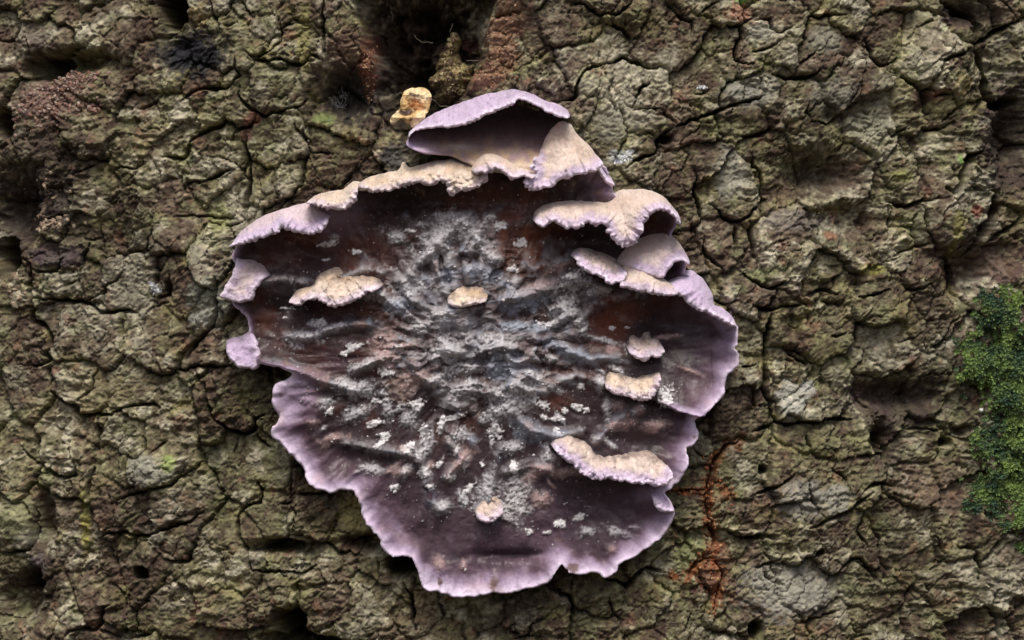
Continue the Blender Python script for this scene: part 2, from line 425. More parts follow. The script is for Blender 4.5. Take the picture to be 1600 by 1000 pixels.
NB = ((1, 0, 1.2), (-1, 0, 1.2), (0, 1, 1.0), (0, -1, 1.0), (1, 1, 1.5), (-1, 1, 1.5), (1, -1, 1.5), (-1, -1, 1.5))
while hp:
    d0, idx = heapq.heappop(hp)
    if d0 > dist[idx]: continue
    y, x = divmod(idx, W_)
    for dx, dy, dl in NB:
        xx = x + dx; yy = y + dy
        if 0 <= xx < W_ and 0 <= yy < H_:
            j = yy * W_ + xx
            nd = d0 + costl[j] * dl
            if nd < dist[j]:
                dist[j] = nd; lab[j] = lab[idx]; heapq.heappush(hp, (nd, j))
lab = np.array(lab).reshape(H_, W_)
# smooth upsampling of the labels
x = np.clip((U + wu2 * 0.8 + 60) / LS, 0, W_ - 1.001); y = np.clip((V + wv2 * 0.8 + 60) / LS, 0, H_ - 1.001)
x0 = x.astype(int); y0 = y.astype(int); fx = x - x0; fy = y - y0
Ls = [lab[y0, x0], lab[y0, x0 + 1], lab[y0 + 1, x0], lab[y0 + 1, x0 + 1]]
Ws = [(1 - fx) * (1 - fy), fx * (1 - fy), (1 - fx) * fy, fx * fy]
bestw = np.full(U.shape, -1.0); LAB = np.zeros(U.shape, int)
for a in range(4):
    sw = sum(np.where(Ls[b] == Ls[a], Ws[b], 0) for b in range(4))
    m = sw > bestw
    bestw = np.where(m, sw, bestw); LAB = np.where(m, Ls[a], LAB)
# beyond the frame: cells
_, _, cid = worley(U + wu, V + wv, 70, 5)
LAB = np.where(out > 0, 100000 + cid % 5000, LAB)
bd = np.full(U.shape, 40.0, np.float32)
e = np.zeros(U.shape, bool)
e[:, 1:] |= LAB[:, 1:] != LAB[:, :-1]; e[1:] |= LAB[1:] != LAB[:-1]
bd[e] = 0
for _ in range(14):
    n = bd.copy()
    n[1:] = np.minimum(n[1:], bd[:-1] + 2); n[:-1] = np.minimum(n[:-1], bd[1:] + 2)
    n[:, 1:] = np.minimum(n[:, 1:], bd[:, :-1] + 2); n[:, :-1] = np.minimum(n[:, :-1], bd[:, 1:] + 2)
    bd = n
bd = np.minimum(bd, 28)
nl = 105001
prng = np.random.default_rng(11)
pl_off = prng.normal(0, 5, nl); pl_tx = prng.normal(0, .13, nl); pl_ty = prng.normal(.10, .13, nl); pl_c = prng.normal(0, 1, nl); pl_c2 = prng.normal(0, 1, nl)
flat = LAB.ravel()
cnt = np.maximum(np.bincount(flat, minlength=nl), 1)
cu = np.bincount(flat, U.ravel(), nl) / cnt; cv = np.bincount(flat, V.ravel(), nl) / cnt

# bark relief
Hb = 16 * fbm(U, V, 330, 2, 31) + 5 * fbm(U, V, 120, 2, 32)
edge_s = 0.25 + 0.75 * sst(-0.35, 0.35, fbm(U, V, 90, 2, 33))
plate = pl_off[LAB] + np.clip(pl_tx[LAB] * (U - cu[LAB]), -6, 6) + np.clip(pl_ty[LAB] * (V - cv[LAB]), -6, 6)
Hb = Hb + (plate - 12 * edge_s * np.exp(-(bd / 2.6) ** 1.5) + 1 * (1 - np.exp(-bd / 7))) * fade
Hb = Hb - crack
def flakes(wl, wly, seed, amp, cr, cw, mask, wamp):
    a, b, c = worley(U + V * .25 + wu * wamp + wu2 * 1.5, V + U * .08 + wv * wamp + wv2 * 1.5, wl, seed, wly=wly)
    tone = (c % 97) / 97 - .5
    tx = ((c // 97) % 61) / 61 - .5; ty = ((c // 6000) % 53) / 53 - .3
    return fade * mask * (tone * amp + (1 - a) * amp * .08 - cr * np.exp(-((b - a) / cw))), tone
m2 = sst(-0.25, 0.25, fbm(U, V, 110, 2, 34)); m3 = sst(-0.2, 0.3, fbm(U, V, 75, 2, 35)); m4 = sst(-.1, .3, fbm(U, V, 60, 2, 30))
fa, ta = flakes(36, 44, 41, 8, 8, .055, m2, 1.2)
fb, tb = flakes(19, 19, 43, 6, 4.5, .09, m3, .9)
fc, tcell = flakes(11, 7, 47, 4, 2, .14, m4, .6)
Hb = Hb + fa + fb + fc
rot = pl_c2[LAB] * .35
lam = fbm(U + V * rot + wu, V - U * rot * .5 + wv + pl_c[LAB] * 40, 60, 5, 36, .55, wly=17)
stp = lam * 9; stp = np.floor(stp) + sst(0.6, 1.0, stp - np.floor(stp))
Hb = Hb + fade * (stp * 1.7 * sst(-.3, .3, fbm(U, V, 150, 2, 37)) + 2.6 * fbm(U, V, 20, 4, 38, 0.65) + 2.6 * ridged(U, V, 11, 2, 39, wly=7))
hol = np.zeros(U.shape, np.float32)
nh = fbm(U, V, 34, 5, 27, .65)
for a, b, ra, rb, dp, sh in HOLLOWS:
    q = np.sqrt(((U - a + wu * .8) / ra) ** 2 + ((V - b + wv * .8) / rb) ** 2)
    q = q * (1 + .45 * nh * min(1, ra / 20))
    hol = np.maximum(hol, dp * (1 + .35 * nh) * np.exp(-(q ** (2 * sh))))
Hb = Hb - hol
for a, b, ra, rb, hh in RIDGES:
    Hb = Hb + hh * np.exp(-(((U - a + wu) / ra) ** 2 + ((V - b + wv) / rb) ** 2) ** 1.5)
Hb = Hb - np.clip(np.maximum(U - 1600, -U), 0, 400) * 0.0
CAV = smooth_line([(566, -30), (564, 60), (580, 95), (590, 118), (588, 146), (600, 178), (618, 204), (650, 208), (690, 190), (716, 160), (735, 140), (752, 112), (764, 80), (766, 30), (772, -30)], 6, True)
mm = (U > 540) & (U < 800) & (V > -60) & (V < 230)
dc, *_ = seg_dist(U[mm] + wu2[mm], V[mm] + wv2[mm], CAV, True)
inn = inside(U[mm] + wu2[mm], V[mm] + wv2[mm], CAV)
Hb[mm] = Hb[mm] - np.where(inn, (95 * sst(0, 26, dc) + 70 * sst(30, 60, dc) * sst(-.2, .3, fbm(U[mm], V[mm], 50, 3, 29)) - 26 * fbm(U[mm], V[mm], 30, 4, 28, .6)) * sst(235, 175, V[mm]) + 34 * sst(0, 5, dc), 0)
Hb = np.clip(Hb, -420, 42)
Hb = Hb * (0.25 + 0.75 * fade)

def bark_h(u, v):
    i = np.clip(np.searchsorted(UA, u), 1, len(UA) - 1); j = np.clip(np.searchsorted(VA, v), 1, len(VA) - 1)
    return Hb[j, i]

# bark colour
n1 = fbm(U, V, 300, 3, 51); n2 = fbm(U, V, 85, 4, 52); n3 = fbm(U, V, 26, 4, 53, 0.6); n4 = fbm(U, V, 8, 3, 54, 0.6)
wx_ = .30 * ta + .42 * tb + .20 * tcell
C = mix((0.125, 0.096, 0.066), (0.150, 0.136, 0.075), sst(-.35, .35, n1 + .5 * n2 + .16 * pl_c[LAB]))
C = mix(C, (0.33, 0.305, 0.225), 0.9 * sst(.0, .55, n2 * .5 + n3 * .55 + .2 * pl_c2[LAB] + .25 * n4 + wx_))
C = mix(C, (0.075, 0.047, 0.034), 0.85 * sst(.0, .42, -n2 * .5 - n3 * .55 - wx_ - .15 * pl_c2[LAB] - .25 * n4))
edge_y = (.35 + .65 * np.exp(-bd / 9)) * sst(.0, .4, fbm(U, V, 60, 3, 55) + .4 * n3 + .2 * n4)
C = mix(C, (0.235, 0.218, 0.085), 0.55 * edge_y)
C = mix(C, (0.165, 0.185, 0.085), 0.4 * sst(.08, .42, fbm(U, V, 45, 4, 56, 0.65) + .15 * n4))
C = mix(C, (0.22, 0.115, 0.075), 0.55 * sst(.22, .5, fbm(U, V, 40, 4, 57, .6)))
C = C * np.clip(1 + 0.35 * n3 + 0.8 * n4 + .3 * tcell, .25, 2.2)[..., None]
def dab(u, v, ru, rv, c, s=1.0, rag=0.9):
    global C
    q = np.sqrt(((U - u) / ru) ** 2 + ((V - v) / rv) ** 2) + rag * (n3 * .6 + n4 * .5)
    C = mix(C, np.asarray(c, np.float32) * (1 + .3 * n4)[..., None], s * sst(1.15, .55, q))
DABS = [(330, 470, 34, 40, (.30, .31, .24), .8), (325, 495, 26, 22, (.42, .42, .36), .6), (243, 453, 8, 7, (.75, .77, .8), .9), (236, 443, 4, 3, (.75, .75, .85), .9),
        (970, 245, 22, 12, (.45, .47, .44), .8), (983, 238, 7, 6, (.7, .72, .75), .9), (965, 252, 8, 5, (.7, .72, .82), .9), (1097, 137, 7, 3, (.7, .72, .82), .9), (1235, 625, 26, 30, (.40, .40, .36), .65, 1.4), (1262, 605, 12, 12, (.40, .40, .38), .6, 1.4),
        (240, 735, 42, 26, (.31, .30, .24), .8), (1170, 140, 44, 30, (.31, .30, .25), .75), (1250, 780, 44, 34, (.28, .27, .23), .7), (1230, 920, 80, 50, (.27, .26, .22), .75), (1300, 780, 26, 26, (.33, .32, .27), .7),
        (960, 190, 50, 34, (.27, .26, .20), .6), (930, 140, 36, 20, (.22, .21, .15), .6), (1360, 195, 44, 28, (.27, .26, .19), .7), (1300, 150, 36, 30, (.24, .23, .19), .6), (1190, 50, 26, 20, (.28, .28, .22), .7), (1290, 60, 26, 30, (.27, .26, .2), .7),
        (395, 186, 15, 12, (.24, .12, .08), .9), (385, 210, 10, 12, (.22, .12, .09), .8), (1152, 18, 22, 18, (.30, .16, .11), .9), (1160, 0, 11, 7, (.19, .32, .08), 1.), (1296, 368, 16, 8, (.28, .14, .08), .8), (1525, 328, 10, 12, (.24, .10, .07), .9),
        (475, 60, 12, 70, (.24, .22, .09), .8), (310, 25, 16, 26, (.26, .20, .10), .8), (345, 340, 20, 30, (.22, .23, .09), .7), (440, 120, 40, 30, (.19, .19, .10), .5), (505, 185, 20, 12, (.17, .22, .07), .7), (155, 610, 55, 45, (.20, .17, .09), .6), (270, 722, 14, 14, (.27, .33, .10), .8),
        (135, 815, 7, 50, (.26, .25, .06), .7), (30, 800, 34, 40, (.26, .26, .14), .6), (560, 800, 42, 34, (.36, .32, .13), .7), (90, 805, 34, 40, (.19, .16, .11), .5), (1430, 350, 26, 22, (.21, .21, .11), .7), (1490, 360, 10, 40, (.25, .23, .08), .7), (1455, 60, 18, 40, (.19, .17, .12), .5),
        (1360, 420, 24, 10, (.27, .26, .07), .8), (1185, 430, 26, 14, (.20, .23, .10), .6), (1450, 15, 34, 30, (.19, .18, .10), .6), (1478, 43, 7, 6, (.5, .52, .3), .8), (1500, 130, 16, 20, (.24, .20, .07), .6), (1410, 275, 26, 10, (.26, .27, .09), .6), (1500, 250, 6, 10, (.14, .28, .05), .8),
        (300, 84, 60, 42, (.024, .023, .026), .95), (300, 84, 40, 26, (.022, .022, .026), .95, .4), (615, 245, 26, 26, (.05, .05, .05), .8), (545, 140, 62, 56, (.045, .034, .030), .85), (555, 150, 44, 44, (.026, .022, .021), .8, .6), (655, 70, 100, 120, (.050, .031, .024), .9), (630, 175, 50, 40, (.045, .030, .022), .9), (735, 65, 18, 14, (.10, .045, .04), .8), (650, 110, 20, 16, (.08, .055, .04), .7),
        (785, 60, 30, 75, (.22, .125, .08), .9), (760, 120, 34, 24, (.25, .145, .09), .85), (812, 20, 24, 36, (.20, .11, .075), .7), (573, 100, 16, 52, (.13, .055, .035), .9), (540, 70, 26, 40, (.11, .07, .05), .6),
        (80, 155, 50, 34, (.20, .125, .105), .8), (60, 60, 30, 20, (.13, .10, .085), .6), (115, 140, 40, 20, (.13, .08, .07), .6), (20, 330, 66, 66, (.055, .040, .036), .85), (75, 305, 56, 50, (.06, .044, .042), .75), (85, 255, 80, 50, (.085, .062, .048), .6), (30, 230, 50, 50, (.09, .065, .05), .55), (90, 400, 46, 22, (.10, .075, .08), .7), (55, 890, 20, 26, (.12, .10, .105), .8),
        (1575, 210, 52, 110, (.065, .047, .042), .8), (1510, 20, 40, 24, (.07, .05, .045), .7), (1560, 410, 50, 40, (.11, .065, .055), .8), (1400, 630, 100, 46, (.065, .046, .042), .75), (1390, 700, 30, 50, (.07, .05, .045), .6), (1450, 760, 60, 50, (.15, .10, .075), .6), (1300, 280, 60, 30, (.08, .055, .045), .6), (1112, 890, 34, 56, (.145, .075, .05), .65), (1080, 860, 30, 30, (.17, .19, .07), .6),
        (645, 980, 60, 30, (.16, .12, .07), .5), (660, 950, 26, 40, (.17, .12, .07), .7), (1595, 500, 18, 12, (.36, .28, .25), .8), (1580, 870, 30, 16, (.33, .27, .19), .7), (1245, 345, 60, 20, (.2, .18, .15), .6), (980, 290, 40, 22, (.2, .17, .11), .5), (1140, 270, 30, 44, (.28, .27, .22), .7)]
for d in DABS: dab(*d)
for pts, w in (([(1155, 688), (1130, 700), (1118, 722), (1108, 755), (1103, 785), (1108, 810), (1118, 850), (1112, 870)], 9), ([(1040, 766), (1075, 768), (1105, 763)], 5),
               ([(1112, 872), (1088, 880), (1075, 905)], 9), ([(1112, 872), (1128, 895), (1122, 925), (1112, 955)], 8), ([(1046, 895), (1053, 903)], 5), ([(1125, 760), (1138, 775)], 8)):
    d, *_ = seg_dist(U + wu2, V + wv2, pts) if False else seg_dist(np.clip(U, -100, 1700) + wu2, np.clip(V, -100, 1100) + wv2, pts)
    mm = sst(1.2, .3, d / (w * 1.25) + n3 * 1.1 + n4 * 1.1)
    C = mix(C, np.array((.26, .085, .032), np.float32) * (1 + .6 * n4)[..., None], .65 * mm)
gran = sst(0.15, 0.5, n4 + 0.2 * n3)
q = np.sqrt(((U - 565) / 50) ** 2 + ((V - 800) / 40) ** 2)
C = mix(C, (.07, .045, .03), .9 * gran * sst(1.1, .6, q))
big = np.clip(1 + .55 * fbm(U, V, 190, 3, 150, wly=260) + .25 * fbm(U, V, 60, 3, 151, wly=110), .45, 1.5)    # broad uneven tone in tall patches
C = np.clip(C * np.array((.915, .93, .94)) * big[..., None], 0.004, 0.9)


# ------------------------------------------------------------------ fungus outlines (needed to know which plates show)
CRUST = [(376, 388), (392, 372), (430, 352), (480, 337), (520, 320), (560, 304), (610, 290), (660, 277), (700, 270), (740, 264), (790, 262), (830, 270), (870, 270), (915, 258), (936, 258), (946, 272), (953, 290), (962, 306), (1000, 312), (1036, 322), (1050, 340),
         (1047, 362), (1042, 376), (1058, 392), (1066, 405), (1065, 425), (1085, 440), (1100, 465), (1110, 482), (1130, 494), (1141, 507), (1144, 518), (1142, 535), (1136, 544), (1143, 550), (1144, 560), (1142, 572), (1135, 580), (1127, 587), (1126, 602), (1118, 622), (1102, 634),
         (1092, 646), (1083, 653), (1081, 666), (1084, 680), (1078, 690), (1067, 697), (1066, 706), (1069, 720), (1062, 736), (1054, 750), (1040, 762), (1032, 768), (1041, 780), (1045, 796), (1042, 815), (1030, 835), (1010, 850), (985, 868), (966, 877), (955, 893), (940, 899),
         (925, 891), (905, 894), (886, 892), (876, 880), (866, 889), (858, 903), (840, 912), (815, 918), (790, 924), (770, 922), (745, 928), (720, 930), (690, 923), (668, 916), (659, 905), (656, 886), (648, 870), (634, 866), (615, 865), (602, 855), (598, 838), (583, 823),
         (572, 805), (567, 785), (560, 768), (540, 764), (520, 768), (500, 760), (485, 748), (480, 730), (468, 715), (450, 695), (432, 678), (434, 665), (443, 655), (438, 640), (432, 628), (434, 612), (437, 600), (450, 593), (464, 585), (455, 577), (438, 571), (414, 566),
         (405, 545), (398, 530), (396, 512), (393, 498), (383, 486), (375, 478), (372, 465), (376, 440), (382, 416), (373, 410), (371, 396)]
crust_line = smooth_line(CRUST, 3.5, True, 4.2, 1)

mm = (U > 350) & (U < 1160) & (V > 240) & (V < 940)
dc, *_ = seg_dist(U[mm], V[mm], crust_line[::2], True)
dc = np.where(inside(U[mm], V[mm], crust_line), dc, 0)
Hb[mm] = np.minimum(Hb[mm], 30 - 65 * sst(4, 34, dc))
q = np.hypot((U - 765) / 125, (V - 215) / 62)
Hb = np.where(q < 1.15, np.minimum(Hb, 30 - 50 * sst(1.1, .7, q)), Hb)
XYZ = P(U, V, Hb)

# ------------------------------------------------------------------ tree trunk: one object per bark plate in view
trunk = empty("tree_trunk", (0, R, -1.05))
tag(trunk, "thick old tree trunk with cracked olive brown bark", "tree")
nv, nu = U.shape
vid = np.arange(nv * nu).reshape(nv, nu)
quad = np.stack([vid[1:, :-1], vid[1:, 1:], vid[:-1, 1:], vid[:-1, :-1]], -1).reshape(-1, 4)
ql = LAB[:-1, :-1].ravel()
qu = U[:-1, :-1].ravel(); qv = V[:-1, :-1].ravel()
inframe = (qu > 0) & (qu < 1600) & (qv > 0) & (qv < 1000)
hid = np.zeros(len(qu), bool)
cand = (qu > 350) & (qu < 1150) & (qv > 130) & (qv < 940)
hid[cand] = inside(qu[cand], qv[cand], crust_line)
score = np.bincount(ql[inframe & ~hid], minlength=nl)
ids = [i for i in np.argsort(-score) if score[i] > 60][:300]
keep = np.zeros(nl, bool); keep[ids] = True
key = np.where(keep[ql], ql, -1)
order = np.argsort(key, kind='stable'); ks = key[order]
starts = np.flatnonzero(np.r_[True, ks[1:] != ks[:-1]]); ends = np.r_[starts[1:], len(ks)]
XYZf = XYZ.reshape(-1, 3); Cf = C.reshape(-1, 3)
# consistent normals across the plate joints
gu = XYZ.copy()
def normals(A):
    du = np.gradient(A, axis=1); dv = np.gradient(A, axis=0)
    n = np.cross(dv, du)
    return n / (np.linalg.norm(n, axis=-1, keepdims=True) + 1e-20)
NRM = normals(XYZ).reshape(-1, 3)
for s, t in zip(starts, ends):
    q = quad[order[s:t]]
    vi, inv = np.unique(q, return_inverse=True)
    nm = "bark_plate" if ks[s] >= 0 else "outer_bark"
    o = mesh_obj(nm, XYZf[vi], inv.reshape(-1, 4), M_BARK, trunk, Cf[vi])
    o.data.normals_split_custom_set_from_vertices(NRM[vi].tolist()) if ks[s] >= 0 else None
    if ks[s] < 0: o["kind"] = "stuff"

# ------------------------------------------------------------------ fungus
fungus = empty("crust_fungus", P(740, 560, 0).tolist())
tag(fungus, "lilac edged purple brown crust fungus with cream ruffled brackets growing on bark", "fungus")

def sheet(name, line, step, fn, mat, parent, thick, redge=4.0, label=None):
    """closed solid over an outline; fn(u,v,d) -> height, colour, thickness"""
    lo = line.min(0) - step; hi = line.max(0) + step
    ua = np.arange(lo[0], hi[0] + step, step); va = np.arange(lo[1], hi[1] + step, step)
    u, v = np.meshgrid(ua, va)
    ins = inside(u, v, line)
    c = ins[1:, 1:] & ins[1:, :-1] & ins[:-1, 1:] & ins[:-1, :-1]
    use = np.zeros(u.shape, bool)
    use[1:, 1:] |= c; use[1:, :-1] |= c; use[:-1, 1:] |= c; use[:-1, :-1] |= c
    idx = np.full(u.shape, -1); idx[use] = np.arange(use.sum())
    q = np.stack([idx[1:, :-1][c], idx[1:, 1:][c], idx[:-1, 1:][c], idx[:-1, :-1][c]], -1)
    uu = u[use]; vv = v[use]
    d, arc, nx, ny = seg_dist(uu, vv, line, True)
    # boundary loop
    e = np.concatenate([q[:, [0, 1]], q[:, [1, 2]], q[:, [2, 3]], q[:, [3, 0]]])
    n = len(uu)
    k = e[:, 0].astype(np.int64) * n + e[:, 1]; kr = e[:, 1].astype(np.int64) * n + e[:, 0]
    be = e[~np.isin(k, kr)]
    bv = np.unique(be)
    ok = bv[d[bv] < step * 2.2]
    uu[ok] = nx[ok]; vv[ok] = ny[ok]; d[ok] = 0
    h, colr, th = fn(uu, vv, d)
    r = np.clip(d / redge, 0, 1)
    front = h - redge * (1 - np.sqrt(np.clip(1 - (1 - r) ** 2, 0, 1)))
    back = h - th
    front = np.maximum(front, back + 0.5)
    vf = P(uu, vv, front); vb = P(uu, vv, back)
    qb = q[d[q].min(1) < 45]
    faces = np.concatenate([q, qb[:, ::-1] + n, np.stack([be[:, 1], be[:, 0], be[:, 0] + n, be[:, 1] + n], -1)])
    o = mesh_obj(name, np.concatenate([vf, vb]), faces, mat, parent, np.concatenate([colr, colr]))
    if label: o["label"] = label
    return o, (uu, vv, front, d)

LILAC = np.array((.51, .405, .575)); LILAC2 = np.array((.68, .59, .735)); CREAM = np.array((.64, .525, .415)); TAN = np.array((.50, .355, .225)); WHITE = np.array((.74, .67, .62))
PURP = np.array((.036, .0215, .025)); REDB = np.array((.078, .027, .016)); GREY = np.array((.325, .32, .335)); BLUEG = np.array((.235, .26, .31)); MAUVE = np.array((.27, .165, .22)); PINK = np.array((.42, .30, .29))
# pale mealy patches: u v ru rv angle kind(g grey, p pinkish, b bluish, w white)
PT = """487,625,12,8,0,p 510,627,15,6,0,g 523,640,8,4,-45,w 562,645,22,10,-30,g 592,626,10,3,0,w 628,638,9,5,-30,g 642,655,14,12,-60,g 655,632,12,8,-20,w 667,674,8,10,0,w 640,700,14,6,-40,w
665,705,17,9,-50,g 600,678,12,3,0,w 665,740,12,5,-10,w 677,758,7,3,0,w 690,722,8,4,-60,w 716,683,18,12,-45,g 722,718,28,8,-52,p 738,688,9,7,0,b 715,650,13,4,-15,w 730,610,28,10,0,g 735,762,12,4,-45,w
695,790,17,8,-15,g 585,733,15,9,15,g 633,737,12,7,0,p 620,760,9,4,-30,w 525,685,19,7,-8,p 495,660,8,5,0,p 757,765,14,24,20,g 802,775,26,30,0,g 842,778,16,10,0,p 515,382,17,5,-15,w 528,370,7,4,0,g
620,370,20,8,22,g 645,362,8,4,0,w 560,394,10,3,0,w 514,406,6,2,0,w 448,482,12,2,0,w 448,496,5,3,0,w 478,527,28,10,-8,g 525,513,28,6,-8,g 555,545,20,4,-25,w 578,568,24,7,-25,g 500,590,24,10,10,p 470,578,20,7,15,p
690,375,44,20,-40,g 720,345,40,12,20,g 745,370,36,12,40,g 670,400,22,8,-50,g 660,352,12,5,0,g 765,400,16,8,20,g 640,450,24,16,0,g 625,480,20,12,0,b 590,460,16,10,0,g 705,430,12,16,0,b 760,430,34,10,25,b 735,425,14,10,0,b
820,470,36,16,-10,b 800,510,30,7,0,b 770,530,34,10,0,g 845,512,26,6,0,b 700,540,20,22,0,g 720,575,30,10,0,g 680,560,12,10,0,g 660,510,20,10,0,g 690,500,24,14,0,g 790,575,36,14,0,b 830,590,24,18,0,g 860,560,10,6,0,g
740,600,20,10,0,g 800,620,36,16,0,g 780,645,24,14,0,g 645,595,26,14,-30,p 610,545,22,22,0,p 690,590,20,8,-20,g 857,508,9,6,0,w 902,505,6,5,0,w 843,505,5,3,0,w 955,512,5,3,0,w 979,512,5,3,0,w
875,545,24,8,30,b 910,560,24,7,25,b 945,532,28,4,14,g 958,562,26,4,10,b 935,602,8,12,0,g 945,640,6,14,0,g 897,635,5,11,-60,w 870,653,9,4,0,w 905,603,6,5,0,w 965,632,12,7,0,p 995,634,8,8,0,p 968,662,20,6,-10,p 1020,664,22,8,5,p
1036,617,13,12,0,w 1038,526,22,3,-8,p 1075,580,16,3,25,p 825,672,28,12,25,b 872,682,16,8,-10,b 930,685,10,5,0,g 855,715,12,8,0,g 800,700,16,10,0,g 775,672,14,10,0,w 875,818,10,6,0,w 827,828,6,5,0,w
853,830,9,3,-20,w 905,806,9,4,-20,w 915,829,13,6,-15,g 965,830,20,6,25,g 955,858,9,7,-30,p 987,822,10,3,0,g 880,738,26,6,-10,p 840,735,26,8,-30,p 900,445,24,8,-10,g 930,455,22,7,-12,g 880,480,24,20,0,g 895,430,18,5,-20,w
835,450,24,8,-20,p 870,420,24,5,-25,p 570,610,26,12,-10,g 545,600,22,9,10,g 610,640,8,14,-10,g 590,660,14,5,-20,w 880,640,5,5,0,w 915,640,4,3,0,w 890,340,10,5,0,w 800,420,8,4,0,w 815,380,10,5,0,w 785,355,10,5,0,w 770,340,6,4,0,w 690,885,10,14,0,p 725,883,5,8,0,p"""
PATCH = []
for t in PT.split():
    f = t.split(",")
    PATCH.append((*map(float, f[:5]), f[5]))
_pr = random.Random(5)
for _ in range(60):                                     # scattered small ones, stretched away from the centre
    an_ = _pr.uniform(-.35, math.pi + .35); rr_ = _pr.uniform(90, 270)
    a_, b_ = 740 + rr_ * math.cos(an_), 545 + rr_ * math.sin(an_) * .95
    if b_ > 800 or a_ > 1010: continue
    PATCH.append((a_, b_, _pr.uniform(5, 15), _pr.uniform(2.5, 6), math.degrees(an_) + _pr.uniform(-25, 25), _pr.choice("ggwwgp")))
BOWL = [(1030, 498, 90, 36, -30), (955, 490, 26, 26, -14), (1060, 545, 60, 50, -16), (470, 398, 100, 26, -26), (425, 500, 36, 34, -24), (470, 480, 50, 16, -14), (800, 866, 50, 8, -14), (540, 715, 26, 20, -14), (600, 720, 30, 10, -8), (900, 378, 90, 22, -26), (640, 318, 100, 18, -20), (800, 320, 60, 26, -14), (560, 350, 60, 26, -12), (1010, 690, 60, 14, -8),
        (900, 780, 90, 40, -8), (690, 850, 50, 30, -4), (940, 790, 60, 30, -6), (1020, 360, 26, 20, -10), (1045, 425, 20, 16, -10), (640, 690, 60, 40, 6), (740, 540, 120, 90, 14), (500, 640, 40, 20, 6), (930, 285, 20, 18, -8)]
FOLD = [((905, 500), (925, 478), (960, 464), (1000, 458)), ((735, 335), (700, 370), (670, 400), (645, 428)), ((762, 340), (745, 380), (710, 402)), ((420, 440), (450, 435), (492, 441)), ((450, 522), (490, 526), (530, 511), (580, 504)),
        ((415, 560), (470, 576), (520, 600), (560, 610)), ((880, 540), (920, 560), (960, 556), (985, 552)), ((830, 425), (862, 415), (892, 400)), ((880, 432), (920, 440), (945, 452)), ((800, 640), (830, 670), (870, 680), (905, 672)), ((652, 700), (670, 740), (676, 780), (692, 796)),
        ((790, 735), (830, 724), (862, 736)), ((545, 690), (600, 700), (655, 712)), ((600, 425), (570, 420), (545, 432)), ((700, 545), (735, 560), (790, 540), (850, 548)), ((640, 470), (690, 490), (760, 480)), ((640, 560), (680, 600), (740, 605)), ((780, 470), (830, 460), (870, 440)),
        ((760, 610), (800, 600), (850, 612)), ((560, 580), (600, 560), (640, 540)), ((705, 690), (725, 715), (700, 745)), ((780, 700), (770, 740), (760, 790)), ((1000, 640), (960, 655), (930, 690)), ((860, 600), (895, 585), (940, 600))]
CX, CY = 740.0, 555.0
granule_src = []

